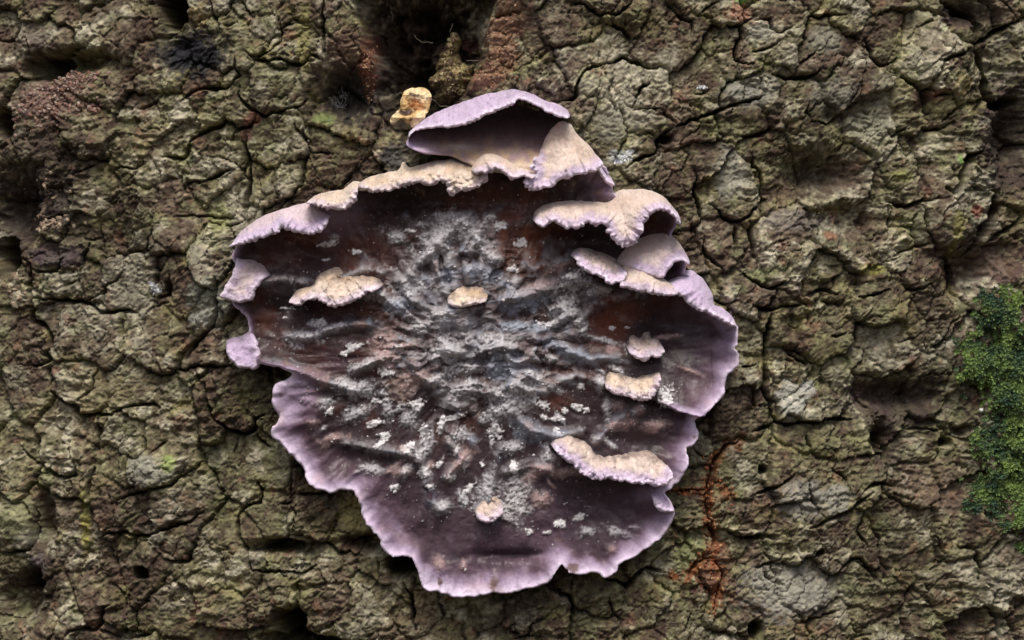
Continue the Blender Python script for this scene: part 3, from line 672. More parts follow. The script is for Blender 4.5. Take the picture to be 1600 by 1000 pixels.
def n6_(u, v): return fbm(u, v, 20, 3, 71)
def crust_fn(u, v, d):
    ang = np.arctan2(v - CY, u - CX); rr = np.hypot(u - CX, v - CY)
    rad = fbm(ang * 190, rr, 26, 3, 61, wly=110)               # folds running outwards
    rad2 = fbm(ang * 260, rr, 12, 2, 62, wly=70)
    b1 = fbm(u, v, 130, 3, 63); b2 = fbm(u, v, 34, 4, 64); b3 = fbm(u, v, 11, 3, 65, .6)
    h = 36 + 9 * b1 + 2.5 * b2 + 3.0 * rad + 1.0 * b3
    for a, b, ra, rb, am in BOWL:
        h = h + am * np.exp(-((u - a) / ra) ** 2 - ((v - b) / rb) ** 2)
    low = sst(700, 900, v); right = sst(1000, 1120, u)
    rise = 12 + 12 * low + 16 * right
    h = h + rise * np.exp(-d / (20 + 8 * right)) + (15 * rad * (1 + 1.5 * b1) + 2 * rad2 + 9 * fbm(u, v, 50, 2, 75)) * np.exp(-d / 42)
    # lower lip of the right hand bowl stands over the lobe below it
    vl = np.interp(u, [960, 985, 1020, 1055, 1075, 1100], [606, 610, 626, 642, 648, 650]) + 3 * b3
    am = np.interp(u, [960, 1000, 1050, 1095], [0, 12, 30, 30]) * (u < 1105)
    dv = vl - v
    h = h + np.where(dv > 0, am * np.exp(-np.clip(dv, 0, None) / 45), -0.25 * am * np.exp(-np.clip(-dv, 0, None) / 20))
    lip2 = np.where(dv > 0, np.exp(-np.clip(dv, 0, None) / 20), 0) * am / 30
    # ragged middle
    q = np.sqrt(((u - 745) / 175) ** 2 + ((v - 495) / 165) ** 2)
    rug = sst(1.15, .55, q + .4 * b2 + .6 * b1)
    wx = u + 12 * b2; wy = v + 12 * fbm(u, v, 34, 3, 60) + (u - 740) * 0.12
    f1, f2, cc = worley(wx, wy, 50, 66, wly=32)
    mound = np.clip(1.05 - f1, 0, 1) * ((cc % 61) / 61)
    pf1, pf2, pc = worley(ang * 215 + 10 * b2, rr + 12 * b2, 26, 57, wly=48)
    moundp = np.clip(1.05 - pf1, 0, 1) * ((pc % 61) / 61)
    far = sst(70, 140, rr)
    mound = mound * (1 - far) + moundp * far
    g1, g2, cd = worley(wx + 5 * b3, wy, 22, 59, wly=15)
    mound2 = np.clip(1 - g1, 0, 1) * ((cd % 47) / 47)
    rd = 1 - 2 * np.abs(fbm(wx, wy, 60, 3, 67, wly=30))
    relief = 30 * mound + 9 * mound2 + 9 * rd
    h = h + rug * (relief - 14 + 1.5 * b3)
    fold = np.zeros(len(u))
    for pl in FOLD:
        P_ = np.array(pl); m = (u > P_[:, 0].min() - 30) & (u < P_[:, 0].max() + 30) & (v > P_[:, 1].min() - 30) & (v < P_[:, 1].max() + 30)
        dd, *_ = seg_dist(u[m] + 6 * b2[m], v[m] + 5 * b1[m], pl)
        fold[m] = np.maximum(fold[m], np.exp(-(dd / 7.5) ** 2))
    h = h + 11 * fold
    gate = sst(.0, .35, fbm(u, v, 90, 2, 58))
    # colour
    base = mix(PURP, REDB, np.clip(sst(.0, .45, fbm(u, v, 110, 3, 68) + .25 * b2), 0, 1) * sst(330, 160, np.abs(v - 480) * 1.2) * .85)
    for a, b, ra, rb, s in ((800, 370, 70, 50, .8), (950, 490, 36, 40, .9), (560, 370, 60, 40, .6), (440, 405, 60, 14, .5), (500, 550, 60, 40, .4), (890, 590, 60, 16, .6), (840, 520, 60, 20, .4), (545, 485, 40, 12, .6)):
        base = mix(base, REDB * (2.1 if s > .75 else 1.2), s * np.exp(-((u - a) / ra) ** 2 - ((v - b) / rb) ** 2) * sst(-.5, .3, b2 + .2))
    vio = sst(620, 860, v + 90 * b1) + .8 * right
    base = mix(base, (.072, .047, .063), .75 * np.clip(vio, 0, 1))
    base = mix(base, (.045, .041, .047), .4 * sst(.1, .5, fbm(u, v, 60, 3, 69)))
    base = base * (1 + .35 * b3 + .3 * rad2)[:, None]
    for a, b, ra in ((612, 546, 22), (632, 600, 24), (800, 778, 26)):      # fibrous brown scars
        q2 = np.hypot(u - a, v - b) / ra + .9 * n6_(u, v)
        sc_ = sst(1.2, .5, q2)
        base = mix(base, mix((.16, .105, .075), (.27, .22, .18), sst(-.2, .3, fbm(u * .9 + v * .4, v, 6, 2, 79, wly=16))), .65 * sc_)
        h = h + sc_ * (5 * fbm(u + v * .5, v, 9, 3, 78, .6, wly=18) - 3) + 2.5 * np.exp(-((q2 - 1.02) / .2) ** 2)
    meal = np.zeros(len(u)); mcol = np.zeros((len(u), 3)); wsum = np.zeros(len(u)) + 1e-6
    n5 = fbm(u, v, 9, 3, 70, .6); n7 = fbm(u, v, 4.5, 2, 56, .7); n6 = fbm(u, v, 20, 3, 71)
    KC = {'g': GREY * 1.4, 'p': PINK, 'b': BLUEG * 1.35, 'w': np.array((.68, .67, .68))}
    for a, b, ra, rb, an, k in PATCH:
        m = (np.abs(u - a) < 60) & (np.abs(v - b) < 60)
        if not m.any(): continue
        c_, s_ = math.cos(math.radians(an)), math.sin(math.radians(an))
        x = (u[m] - a) * c_ + (v[m] - b) * s_; y = -(u[m] - a) * s_ + (v[m] - b) * c_
        qq = np.sqrt((x / (ra * 1.15)) ** 2 + (y / (rb * 1.35)) ** 2) + n5[m] * .8 + n6[m] * .8
        w = sst(1.45, .2, qq)
        h[m] = h[m] + min(6, rb * .7) * (.4 if k == 'w' else 1) * np.exp(-((x / ra) ** 2 + (y / rb) ** 2) ** .8 * 1.2); w = {'w': sst(.35, .75, w * 1.05 + .75 * n7[m] + .35 * n5[m]), 'g': w * sst(-.5, .2, w * .5 - .25 + n7[m] * .8 + n5[m] * .7)}.get(k, w * .85); meal[m] = np.maximum(meal[m], w); mcol[m] += w[:, None] * KC[k]; wsum[m] += w
    grey = np.clip(rug * .95 * sst(8, 30, relief + 6 * n5 + 9 * n6 + 10 * b1 - 2) + .6 * fold * sst(-.5, .2, n5 + n6) , 0, 1)
    gcol = mix(GREY * 1.3, BLUEG * 1.3, sst(-.1, .35, fbm(u, v, 40, 3, 72)))
    gcol = mix(gcol, PINK * .6, .6 * sst(.0, .4, fbm(u, v, 50, 3, 73)))
    base = mix(base, (.068, .039, .036), .55 * rug)
    colr = mix(base, gcol * (1 + .35 * n5)[:, None], .85 * grey)
    colr = mix(colr, (mcol / wsum[:, None]) * (1 + .4 * n5 + .5 * n7)[:, None], .92 * meal)
    h = h + 1.8 * meal * (1 + 1.3 * n7)
    # lilac margin
    top = sst(380, 300, v) * sst(930, 900, u)
    lu_ = sst(600, 560, v) * sst(520, 480, u); ru_ = sst(480, 440, v) * sst(920, 960, u)
    w = .82 * (22 + 14 * low + 7 * right + 12 * sst(640, 560, u)) * np.clip(1 + .9 * fbm(u, v, 60, 2, 76) + .25 * n6 + .9 * b1, .3, 3) * (1 - .82 * lu_) * (1 - .65 * ru_)
    t = d / w + .14 * rad2 + .36 * rad + .06 * n5
    edge = sst(1.35, -.05, t) * (1 - top)
    colr = mix(colr, (.14, .085, .118), .75 * sst(2.5, .6, t) * (1 - top))
    lc = mix(LILAC * .93, LILAC2, sst(.6, .0, d / w + .2 * rad))
    lc = mix(lc, PINK * 1.15, .35 * sst(.1, .5, fbm(u, v, 45, 2, 77)))
    colr = mix(colr, lc * (1 + .08 * rad2 + .05 * n5)[:, None], edge * .95)
    colr = mix(colr, (.16, .10, .08), .7 * sst(.38, .6, fbm(u, v, 26, 3, 74) + .3 * n5) * sst(60, 30, d))
    for a, b, ra, rb in ((772, 908, 8, 13), (893, 884, 13, 8), (690, 905, 4, 8)):
        colr = mix(colr, (.12, .07, .05), .85 * sst(1.2, .5, np.hypot((u - a) / ra, (v - b) / rb) + .6 * n5))
    colr = mix(colr, LILAC, np.clip(sst(.5, 1., lip2 + .2 * rad2), 0, 1) * .9)
    sel = rng.random(len(u)) < (.020 * meal * (1 - edge) + .0014 * rug + .0003)
    granule_src.append((u[sel], v[sel], h[sel]))
    th = 9 + np.clip(d, 0, 40) * .6
    wetn = np.clip(1 - meal - .8 * grey - edge, 0, 1) * sst(-.6, .1, b1 + n6)
    return h, np.concatenate([np.clip(colr, .004, .9), wetn[:, None]], 1), th

crust_o, crust_pts = sheet("crust", crust_line, 1.4, crust_fn, M_CRUST, fungus, None, 4.0)
from_u, from_v, from_h, _ = crust_pts
_gh = {}
ck = (np.round(from_u / 6).astype(int), np.round(from_v / 6).astype(int))
grid_h = np.full((300, 300), np.nan); grid_h[ck[1], ck[0]] = from_h
def crust_h(u, v):
    a = np.clip(np.round(np.asarray(v) / 6).astype(int), 0, 299); b = np.clip(np.round(np.asarray(u) / 6).astype(int), 0, 299)
    g = grid_h[a, b]
    return np.where(np.isnan(g), np.maximum(bark_h(np.asarray(u, float).ravel(), np.asarray(v, float).ravel()).reshape(np.shape(u)), 10), g)

def felt(parent, u, v, h, c, d):
    n = len(u)
    L_ = rng.uniform(1.5, 4.2, n) * sst(0, 6, d); du = rng.normal(0, .8, n); dv = rng.normal(-.15, .8, n); dh = rng.uniform(.5, 1.4, n)
    b = np.stack([u, v, h - .6], 1); tip = b + np.stack([du, dv, dh], 1) * L_[:, None]
    sd = np.stack([-dv, du, 0 * du], 1); sd /= np.linalg.norm(sd, axis=1, keepdims=True) + 1e-9
    tri = np.concatenate([b + sd * .35, b - sd * .35, tip]); k = np.arange(n)
    tag(mesh_obj("felt_hair", P(tri[:, 0], tri[:, 1], tri[:, 2]), np.stack([k, k + n, k + 2 * n], 1), M_FUZZ, parent, np.tile(np.clip(c * 1.08, 0, .85), (3, 1))), kind="stuff")
def shelf(attach, lip, h1, h0=None, cream=.6, lil=.5, tan=.2, seed=0, ruff=1.0, name="bracket", label=None, curve=2.0, dark=0.0, step=1.4, fuzz=1.0, thick=9, crumb=0.0):
    if h0 is None: crumb = max(crumb, 1.0); curve = 1.35; thick = 14; ruff = ruff * .45
    A = smooth_line(attach, 3.0, False, 1.6, seed); B = smooth_line(lip, 1.6, False, 3.4 if name == 'bracket' else 1.5, seed + 5)
    tn = np.gradient(B, axis=0); tn /= np.linalg.norm(tn, axis=1, keepdims=True) + 1e-9
    nr = np.stack([-tn[:, 1], tn[:, 0]], 1)
    if np.sum((B.mean(0) - A.mean(0)) * nr.mean(0)) < 0: nr = -nr
    sa = np.r_[0, np.cumsum(np.linalg.norm(np.diff(B, axis=0), axis=1))]
    ph = sa / 11.0 + 1.6 * pn(sa / 40, sa * 0 + seed, 140)
    amp = 3.6 * min(ruff, 1.2) * np.clip(.7 + 1.2 * pn(sa / 30, sa * 0 + seed, 141), 0, 1.6) * np.sin(np.linspace(0, math.pi, len(sa))) ** .3
    B = B + nr * ((np.abs(np.sin(math.pi * ph)) - .6) * amp)[:, None]
    line = np.concatenate([A, B])
    def fn(u, v, d):
        da, *_ = seg_dist(u, v, A); dl, arc, *_ = seg_dist(u, v, B)
        t = da / (da + dl + 1e-6)
        hb = (crust_h(u, v) - 12) if h0 is None else np.full(len(u), float(h0))
        if h0 is None: hb = np.full(len(u), np.median(hb))
        f = 1 - (1 - t) ** curve
        st = pn(arc / 6.5, dl / 40 + seed * 7.3, 80 + seed); st2 = pn(arc / 15., dl / 60 + seed, 82 + seed); st3 = pn(arc / 38., dl / 120, 84 + seed)
        nz = fbm(u, v, 16, 3, 86 + seed, .6)
        nf = fbm(u, v, 7, 3, 89 + seed, .6)
        h = hb + (h1 - hb) * f + t * (3.2 * st + 4.5 * st2 + 6 * st3) * ruff + 4.5 * min(ruff, 1) * st * np.exp(-dl / 11) + 3.2 * nz + 1.6 * nf * cream
        if crumb:
            k1, k2, kc = worley(u + 4 * nz, v + 4 * nz, 7.5, 90 + seed)
            h = h + crumb * (5 * (1 - k1) + ((kc % 23) / 23 - .5) * 5) * sst(0, .2, t)
        h = h - 5 * np.exp(-dl / 7)                                     # drooping lip
        zone = pn(dl / 9 + .25 * st2, arc / 300, 88)                     # faint growth zones along the lip
        tt = np.clip(t + .12 * st + .14 * nz + .06 * zone, 0, 1)
        c = mix(CREAM, WHITE, sst(.2, .6, tt) * .25)
        c = mix(c, TAN, np.clip(tan * 1.5, 0, .9) * sst(-.25, .3, fbm(u, v, 34, 3, 87 + seed)) * sst(.0, .2, t) * sst(.85, .45, t))
        c = mix(c, LILAC, (1 - cream) * .8)
        k = np.where(dl < 999, sst(9 + 22 * lil, 2 + 7 * lil, dl * (1 + .4 * nz) + 3 * st), 0) if lil < .9 else np.ones(len(u)) * .9
        c = mix(c, mix(LILAC, LILAC2, sst(12, 2, dl + 2 * st)), k * min(1, .35 + lil))
        if h0 is None: c = mix(c, (.20, .15, .13), .85 * sst(.42, .05, t + .35 * nz))
        if crumb: c = c * (1 + .3 * crumb * ((kc % 29) / 29 - .5))[:, None]
        if dark: c = mix(c, PURP * 1.6, dark * sst(.55, .1, t))
        c = mix(c, TAN * .7, .5 * cream * sst(.15, .5, nf) * sst(-.1, .3, nz))
        c = c * (1 + .16 * st + .16 * nz + .2 * nf)[:, None]
        return h, np.clip(c, .01, .85), thick + 6 * (1 - t)
    o, pts = sheet(name, line, step, fn, M_SHELF, fungus, None, 3.6, label)
    uu, vv, hh, d = pts
    n = int(len(uu) * .16 * fuzz)
    pick = rng.integers(0, len(uu), n)
    da, _, ax, ay = seg_dist(uu[pick], vv[pick], A)
    cc = np.empty(len(o.data.vertices) * 4, np.float32); o.data.color_attributes["tint"].data.foreach_get("color", cc)
    cc = cc.reshape(-1, 4)[pick, :3]
    felt(o, uu[pick], vv[pick], hh[pick], cc, d[pick])
    return o

# cup under the topmost bracket
def cup_fn(u, v, d):
    n = fbm(u, v, 18, 3, 101); n0 = fbm(u, v, 50, 2, 102)
    h = np.interp(v, [150, 185, 215, 245, 262], [4, 6, 16, 52, 70]) + 6 * n0 + 3 * n
    left = sst(710, 648, u)
    h = h + left * 34 * sst(212, 240, v) + left * 10
    t = sst(206, 246, v + 10 * n - 14 * sst(780, 860, u)) 
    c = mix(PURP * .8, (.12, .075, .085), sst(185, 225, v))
    c = mix(c, mix(PINK * .9, TAN, sst(-.3, .3, n)), t * .8)
    c = mix(c, WHITE * .85, .8 * np.exp(-((u - 718) / 22) ** 2 - ((v - 231) / 6) ** 2))
    c = mix(c, LILAC, left * sst(26, 4, d) * sst(200, 225, v))
    c = mix(c, CREAM, sst(250, 262, v + 4 * n) * .8)
    return h, c, np.full(len(u), 14.)
cup_line = smooth_line([(639, 222), (662, 196), (720, 172), (800, 152), (860, 172), (884, 190), (888, 212), (872, 245), (835, 275), (780, 272), (742, 262), (715, 250), (700, 245), (675, 244), (652, 238)], 4, True, 1.5, 3)
cup_o, cup_pts = sheet("bracket_cup", cup_line, 1.4, cup_fn, M_SHELF, fungus, None, 4.0, "dark purple hollow under the topmost bracket")

shelf([(638, 226), (641, 206), (665, 185), (692, 171), (720, 160), (752, 149), (780, 143), (805, 140), (830, 146), (852, 157), (870, 162), (887, 172), (891, 182)],
      [(884, 190), (870, 189), (855, 181), (840, 173), (825, 165), (812, 161), (800, 170), (780, 178), (760, 186), (745, 195), (725, 201), (700, 204), (675, 206), (657, 209), (647, 218)],
      104, 4, cream=.1, lil=.95, tan=0, seed=1, ruff=.6, label="smooth lilac topmost bracket arching over a dark hollow", curve=1.6)
shelf([(838, 246), (848, 224), (860, 204), (874, 192), (889, 196), (900, 212), (917, 228), (931, 245)],
      [(937, 262), (921, 272), (896, 278), (870, 287), (850, 297), (830, 301), (818, 293), (820, 283), (834, 275), (828, 264), (834, 248)],
      104, 44, cream=.85, lil=.55, tan=.25, seed=2, curve=1.5, label="cream bracket with broad lilac lip")
shelf([(560, 288), (580, 277), (602, 271), (624, 266), (632, 253), (641, 262), (662, 257), (688, 251), (712, 249), (732, 251), (752, 250), (762, 262)],
      [(764, 278), (757, 290), (742, 298), (730, 303), (722, 300), (715, 309), (705, 304), (700, 291), (689, 288), (675, 293), (660, 288), (640, 295), (615, 301), (590, 303), (574, 298)],
      92, 22, cream=1., lil=.12, tan=.45, seed=3, ruff=1.5, crumb=.9, label="long knobbly cream bracket along the upper edge")
shelf([(736, 268), (747, 249), (766, 242), (786, 248), (806, 259), (826, 266), (839, 274)],
      [(831, 284), (813, 281), (801, 285), (791, 277), (779, 269), (766, 275), (756, 274), (747, 276)],
      112, 55, cream=.9, lil=.35, tan=.35, seed=4, ruff=1.3, label="small frilled cream bracket with lilac scallops")
shelf([(371, 384), (378, 365), (395, 350), (420, 335), (455, 324), (488, 316), (508, 322), (521, 334)],
      [(525, 350), (516, 362), (500, 367), (480, 366), (466, 362), (456, 356), (450, 365), (440, 370), (415, 378), (390, 385), (377, 389)],
      94, 18, cream=.35, lil=.7, tan=.1, seed=6, ruff=.9, label="pale lilac bracket with a cream knob at its end")
shelf([(486, 318), (500, 305), (520, 299), (540, 296), (553, 284), (567, 286)],
      [(571, 305), (565, 320), (550, 329), (530, 331), (514, 326), (497, 322)],
      104, 24, cream=.95, lil=.2, tan=.3, seed=5, ruff=1.2, crumb=.7, label="short cream bracket overlapping the lilac one")
shelf([(374, 396), (384, 404), (400, 404), (418, 414), (431, 428)],
      [(421, 438), (413, 450), (408, 462), (402, 471), (385, 473), (368, 469), (357, 463), (365, 446), (375, 430), (380, 416)],
      66, 24, cream=.5, lil=.4, tan=.1, dark=.35, seed=7, ruff=.15, crumb=.25, curve=1.4, label="pinkish felted lobe hanging at the outer edge")
shelf([(360, 531), (372, 527), (386, 523), (397, 514)], [(411, 534), (415, 556), (412, 574), (395, 576), (375, 569), (364, 553)],
      54, 30, cream=.0, lil=.95, tan=0, seed=8, ruff=.12, curve=1.2, dark=.5, label="plain lilac flap below the felted lobe", fuzz=.4)
shelf([(461, 462), (467, 452), (479, 447), (490, 444), (500, 430), (515, 420), (530, 415), (546, 420), (566, 426), (586, 427), (599, 432), (605, 443)],
      [(597, 454), (583, 458), (570, 467), (555, 473), (540, 479), (527, 481), (518, 474), (505, 469), (495, 469), (480, 476), (465, 473)],
      84, None, cream=.95, lil=.3, tan=.45, seed=9, ruff=2.2, label="shaggy cream bracket on the dark crust")
shelf([(831, 344), (838, 327), (862, 317), (892, 313), (922, 314), (946, 314), (962, 300), (990, 296), (1016, 299), (1040, 314), (1056, 337), (1059, 354)],
      [(1046, 352), (1038, 340), (1022, 332), (1007, 338), (997, 351), (993, 366), (983, 382), (970, 388), (957, 384), (947, 372), (940, 360), (935, 351), (926, 357), (911, 351), (900, 358), (880, 360), (868, 354), (859, 350), (848, 358), (836, 352)],
      114, 30, cream=.8, lil=.5, tan=.3, seed=10, ruff=1.1, label="wide cream bracket with scalloped lilac lip and arched end")
shelf([(958, 412), (970, 394), (986, 378), (1010, 368), (1036, 364), (1050, 372), (1063, 388), (1073, 406)],
      [(1067, 415), (1058, 408), (1048, 410), (1038, 420), (1028, 434), (1010, 432), (990, 424)],
      84, 34, cream=.6, lil=.6, tan=.1, seed=11, ruff=.4, dark=.2, curve=1.3, label="smooth cream to lilac hood between two brackets")
shelf([(966, 424), (974, 415), (992, 414), (1013, 425), (1031, 436), (1047, 447), (1054, 460)],
      [(1043, 462), (1020, 462), (1000, 459), (980, 454), (960, 449)],
      106, 56, cream=.85, lil=.45, tan=.3, seed=13, ruff=1., label="narrow cream bracket with ribbed lilac lip")
shelf([(888, 398), (903, 387), (925, 390), (946, 396), (962, 404), (974, 417)],
      [(971, 431), (961, 442), (945, 444), (934, 434), (915, 428), (900, 417), (895, 407)],
      104, None, cream=.75, lil=.55, tan=.3, seed=12, ruff=1.1, label="ear shaped cream and lilac bracket")
shelf([(1032, 442), (1048, 432), (1066, 424), (1079, 423), (1096, 437), (1109, 458), (1113, 475), (1129, 483), (1142, 499), (1146, 514)],
      [(1131, 510), (1115, 502), (1100, 493), (1085, 486), (1070, 480), (1055, 465), (1043, 458)],
      92, 24, cream=.15, lil=.9, tan=0, seed=14, ruff=.9, label="lilac bracket running down to the outer rim")
shelf([(857, 690), (868, 677), (886, 671), (906, 680), (922, 692), (932, 703), (950, 706), (970, 702), (990, 700), (1010, 698), (1026, 707), (1037, 722)],
      [(1042, 738), (1036, 751), (1020, 757), (1005, 754), (985, 752), (965, 749), (945, 745), (930, 748), (912, 741), (898, 730), (880, 717), (866, 703)],
      88, None, cream=.8, lil=.6, tan=.15, seed=15, ruff=1.8, label="broad cream bracket with lilac lip low on the crust")
shelf([(975, 537), (979, 525), (988, 521), (997, 526), (1004, 519), (1014, 519), (1017, 527), (1026, 528), (1033, 539)],
      [(1031, 550), (1021, 559), (1012, 557), (1003, 564), (990, 560), (978, 551)], 72, None, cream=.7, lil=.35, tan=.3, seed=16, ruff=.8, name="knob", label="small pinkish cream knob like a popped kernel")
shelf([(941, 592), (947, 578), (966, 579), (986, 582), (1006, 581), (1026, 579)],
      [(1025, 594), (1021, 608), (1011, 621), (996, 625), (975, 620), (955, 614), (942, 607)], 76, None, cream=.95, lil=.3, tan=.3, seed=17, ruff=2.0, name="knob", label="square shaggy cream knob")
shelf([(700, 463), (705, 450), (716, 443), (736, 444), (756, 447), (764, 458)], [(761, 472), (742, 477), (720, 481), (704, 476)], 84, None, cream=1., lil=0., tan=.6, seed=18, ruff=1.2, name="knob", label="round tan knob amid the grey meal")
shelf([(742, 792), (750, 778), (762, 768), (776, 769), (786, 782)], [(787, 798), (776, 810), (761, 814), (747, 808)], 66, None, cream=.8, lil=.35, tan=.25, seed=19, ruff=.7, name="knob", label="small cream knob with a lilac rim")
shelf([(1012, 768), (1024, 764), (1036, 770), (1043, 782)], [(1046, 797), (1032, 798), (1020, 792), (1014, 780)], 74, 36, cream=.1, lil=.95, tan=0, seed=20, ruff=.5, name="flap", fuzz=.3)
shelf([(930, 248), (940, 258), (948, 272)], [(958, 292), (948, 292), (938, 280), (930, 266)], 60, 24, cream=0, lil=.7, tan=0, seed=21, ruff=.5, name="flap", dark=.7, fuzz=.2)

# lumps: many small irregular chunks as one mesh
def rock_template():
    t = (1 + 5 ** .5) / 2
    v = np.array([(-1, t, 0), (1, t, 0), (-1, -t, 0), (1, -t, 0), (0, -1, t), (0, 1, t), (0, -1, -t), (0, 1, -t), (t, 0, -1), (t, 0, 1), (-t, 0, -1), (-t, 0, 1)], float) / 1.9
    f = np.array([(0, 11, 5), (0, 5, 1), (0, 1, 7), (0, 7, 10), (0, 10, 11), (1, 5, 9), (5, 11, 4), (11, 10, 2), (10, 7, 6), (7, 1, 8), (3, 9, 4), (3, 4, 2), (3, 2, 6), (3, 6, 8), (3, 8, 9), (4, 9, 5), (2, 4, 11), (6, 2, 10), (8, 6, 7), (9, 8, 1)])
    return v, f
RV, RF = rock_template()
def chunks(name, u, v, h, size, colr, mat, parent=None, jit=.35, stretch=.4, smooth=False):
    n = len(u)
    vs_ = RV[None] * (1 + rng.normal(0, jit, (n, 12, 1)) * .6)
    sc = size[:, None, None] * (1 + rng.uniform(-stretch, stretch, (n, 1, 3)))
    vs_ = vs_ * sc
    a = rng.uniform(0, math.tau, n); ca, sa = np.cos(a)[:, None], np.sin(a)[:, None]
    x = vs_[..., 0] * ca - vs_[..., 1] * sa; y = vs_[..., 0] * sa + vs_[..., 1] * ca
    w = P((u[:, None] + x).ravel(), (v[:, None] + y).ravel(), (h[:, None] + vs_[..., 2]).ravel())
    f = (RF[None] + (np.arange(n) * 12)[:, None, None]).reshape(-1, 3)[:, ::-1]
    return mesh_obj(name, w, f, mat, parent, np.repeat(colr, 12, 0), smooth)

gu_, gv_, gh_ = (np.concatenate(x) for x in zip(*granule_src))
if len(gu_) > 5000:
    k = rng.choice(len(gu_), 5000, False); gu_, gv_, gh_ = gu_[k], gv_[k], gh_[k]
gc = mix(np.tile(np.array((.66, .65, .66)), (len(gu_), 1)), GREY, rng.uniform(0, .9, len(gu_)))
tag(chunks("meal_grain", gu_, gv_, gh_, rng.uniform(.6, 1.5, len(gu_)) * rng.choice([1, 1, 1, 1.7], len(gu_)), gc, M_MEAL, fungus, smooth=True), kind="stuff")

# ------------------------------------------------------------------ things caught in the bark
def crumbs(name, spots, n, size, cols, label, cat):
    us, vs2 = [], []
    for k in range(n):
        a, b, ra, rb = spots[rng.integers(len(spots))]
        us.append(rng.normal(a, ra * .5)); vs2.append(rng.normal(b, rb * .5))
    us = np.array(us); vs2 = np.array(vs2)
    ci = rng.integers(0, len(cols), n)
    cl = np.array(cols)[ci] * rng.uniform(.7, 1.3, (n, 1))
    sz = rng.uniform(*size, n) * rng.choice([1, 1, 1.5], n)
    o = chunks(name, us, vs2, bark_h(us, vs2) + sz * .25, sz, cl, M_CRUMB)
    return tag(o, label, cat, kind="stuff")
crumbs("wood_crumbs", [(80, 158, 46, 26), (60, 180, 40, 24), (125, 122, 40, 10), (135, 165, 30, 14), (100, 140, 40, 20)], 520, (.9, 2.6), [(.26, .17, .145), (.20, .115, .085), (.34, .27, .22), (.16, .09, .065)], "pinkish brown wood crumbs lying in the bark hollow", "wood crumbs")
crumbs("wood_crumbs", [(70, 305, 34, 40), (50, 330, 24, 30), (85, 350, 34, 8), (20, 450, 20, 30)], 170, (1.4, 3.4), [(.36, .30, .21), (.26, .2, .14), (.17, .12, .09)], "pale tan crumbs sprinkled in the dark bark furrow", "wood crumbs")
crumbs("rust_crumbs", [(1115, 725, 14, 34), (1105, 775, 14, 30), (1075, 768, 34, 5), (1125, 765, 26, 24), (1110, 830, 22, 34), (1095, 880, 34, 22), (1118, 905, 26, 40)], 260, (.8, 2.0), [(.30, .10, .04), (.20, .065, .03), (.36, .21, .11), (.11, .05, .035)], "rust orange crumbs filling a forked bark crack", "wood crumbs")
crumbs("inner_bark_grain", [(785, 60, 26, 60), (765, 120, 30, 22), (575, 105, 10, 50)], 330, (.7, 1.6), [(.28, .16, .095), (.22, .10, .06), (.40, .27, .16)], "orange brown grains on the torn bark beside the hollow", "wood crumbs")

# granular wedge standing in the hollow
def wedge_fn(u, v, d):
    f1, f2, cc = worley(u + 3 * fbm(u, v, 9, 2, 110), v, 6, 111)
    h = -95 + np.clip(d, 0, 26) * 2.6 + (1 - f1) * 9 + ((cc % 37) / 37) * 8 + 16 * fbm(u, v, 24, 3, 112)
    c = mix((.16, .115, .06), (.30, .26, .12), sst(-.2, .3, fbm(u, v, 30, 3, 113)) )
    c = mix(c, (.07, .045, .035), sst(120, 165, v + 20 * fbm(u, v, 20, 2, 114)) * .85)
    return h, c * (.45 + .9 * ((cc % 31) / 31))[:, None], np.full(len(u), 160.)
o, wpts = sheet("wood_wedge", smooth_line([(692, 64), (703, 46), (714, 60), (713, 80), (725, 95), (738, 100), (735, 130), (724, 160), (700, 168), (676, 156), (668, 130), (664, 118), (676, 106), (678, 88), (684, 76)], 2, True, 9, 8), 1.6, wedge_fn, M_CRUMB, None, None, 4)
tag(o, "granular tan wedge of decayed wood inside the dark hollow", "wood")
wu_, wv2_, wh_, wd_ = wpts
k = rng.choice(np.flatnonzero(wd_ > 3), 330)
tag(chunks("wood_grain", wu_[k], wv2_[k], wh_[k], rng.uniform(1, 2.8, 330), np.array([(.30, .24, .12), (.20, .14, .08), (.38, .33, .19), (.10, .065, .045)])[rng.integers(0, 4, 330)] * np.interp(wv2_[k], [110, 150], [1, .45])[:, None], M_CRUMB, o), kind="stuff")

# curled leaf scrap
def leaf_fn(u, v, d):
    x = (u - 645) / 30
    n = fbm(u, v, 13, 3, 122); n2_ = fbm(u, v, 26, 2, 123); n3_ = fbm(u, v, 6, 3, 124, .6)
    h = 2 - 10 * x * x - np.interp(v, [135, 148, 172, 184, 207], [22, 2, 6, -6, 10]) + 6 * n + 3 * n3_
    c = mix((.46, .31, .13), (.58, .47, .28), sst(-.3, .3, n2_))
    c = mix(c, (.40, .15, .045), .9 * sst(1.1, .2, np.hypot((u - 650) / 17, (v - 162) / 12) + .7 * n))
    c = mix(c, (.05, .025, .015), sst(1.0, .4, np.hypot((u - 636) / 15, (v - 175) / 8) + .9 * n))
    c = mix(c, (.04, .022, .015), .9 * sst(.25, .5, n + .5 * n3_))
    c = c * 1.25 * (1 + .5 * n3_)[:, None]
    return h, c, np.full(len(u), 1.8)
o, _ = sheet("leaf_scrap", smooth_line([(626, 152), (634, 139), (648, 135), (664, 137), (672, 147), (674, 160), (669, 172), (664, 184), (659, 196), (650, 208), (643, 199), (637, 193), (626, 188), (610, 194), (611, 182), (621, 173), (625, 162)], 2, True, 3.5, 9), 1.0, leaf_fn, M_LEAF, None, None, .8)
tag(o, "curled orange yellow leaf scrap with brown blotches above the topmost bracket", "leaf")

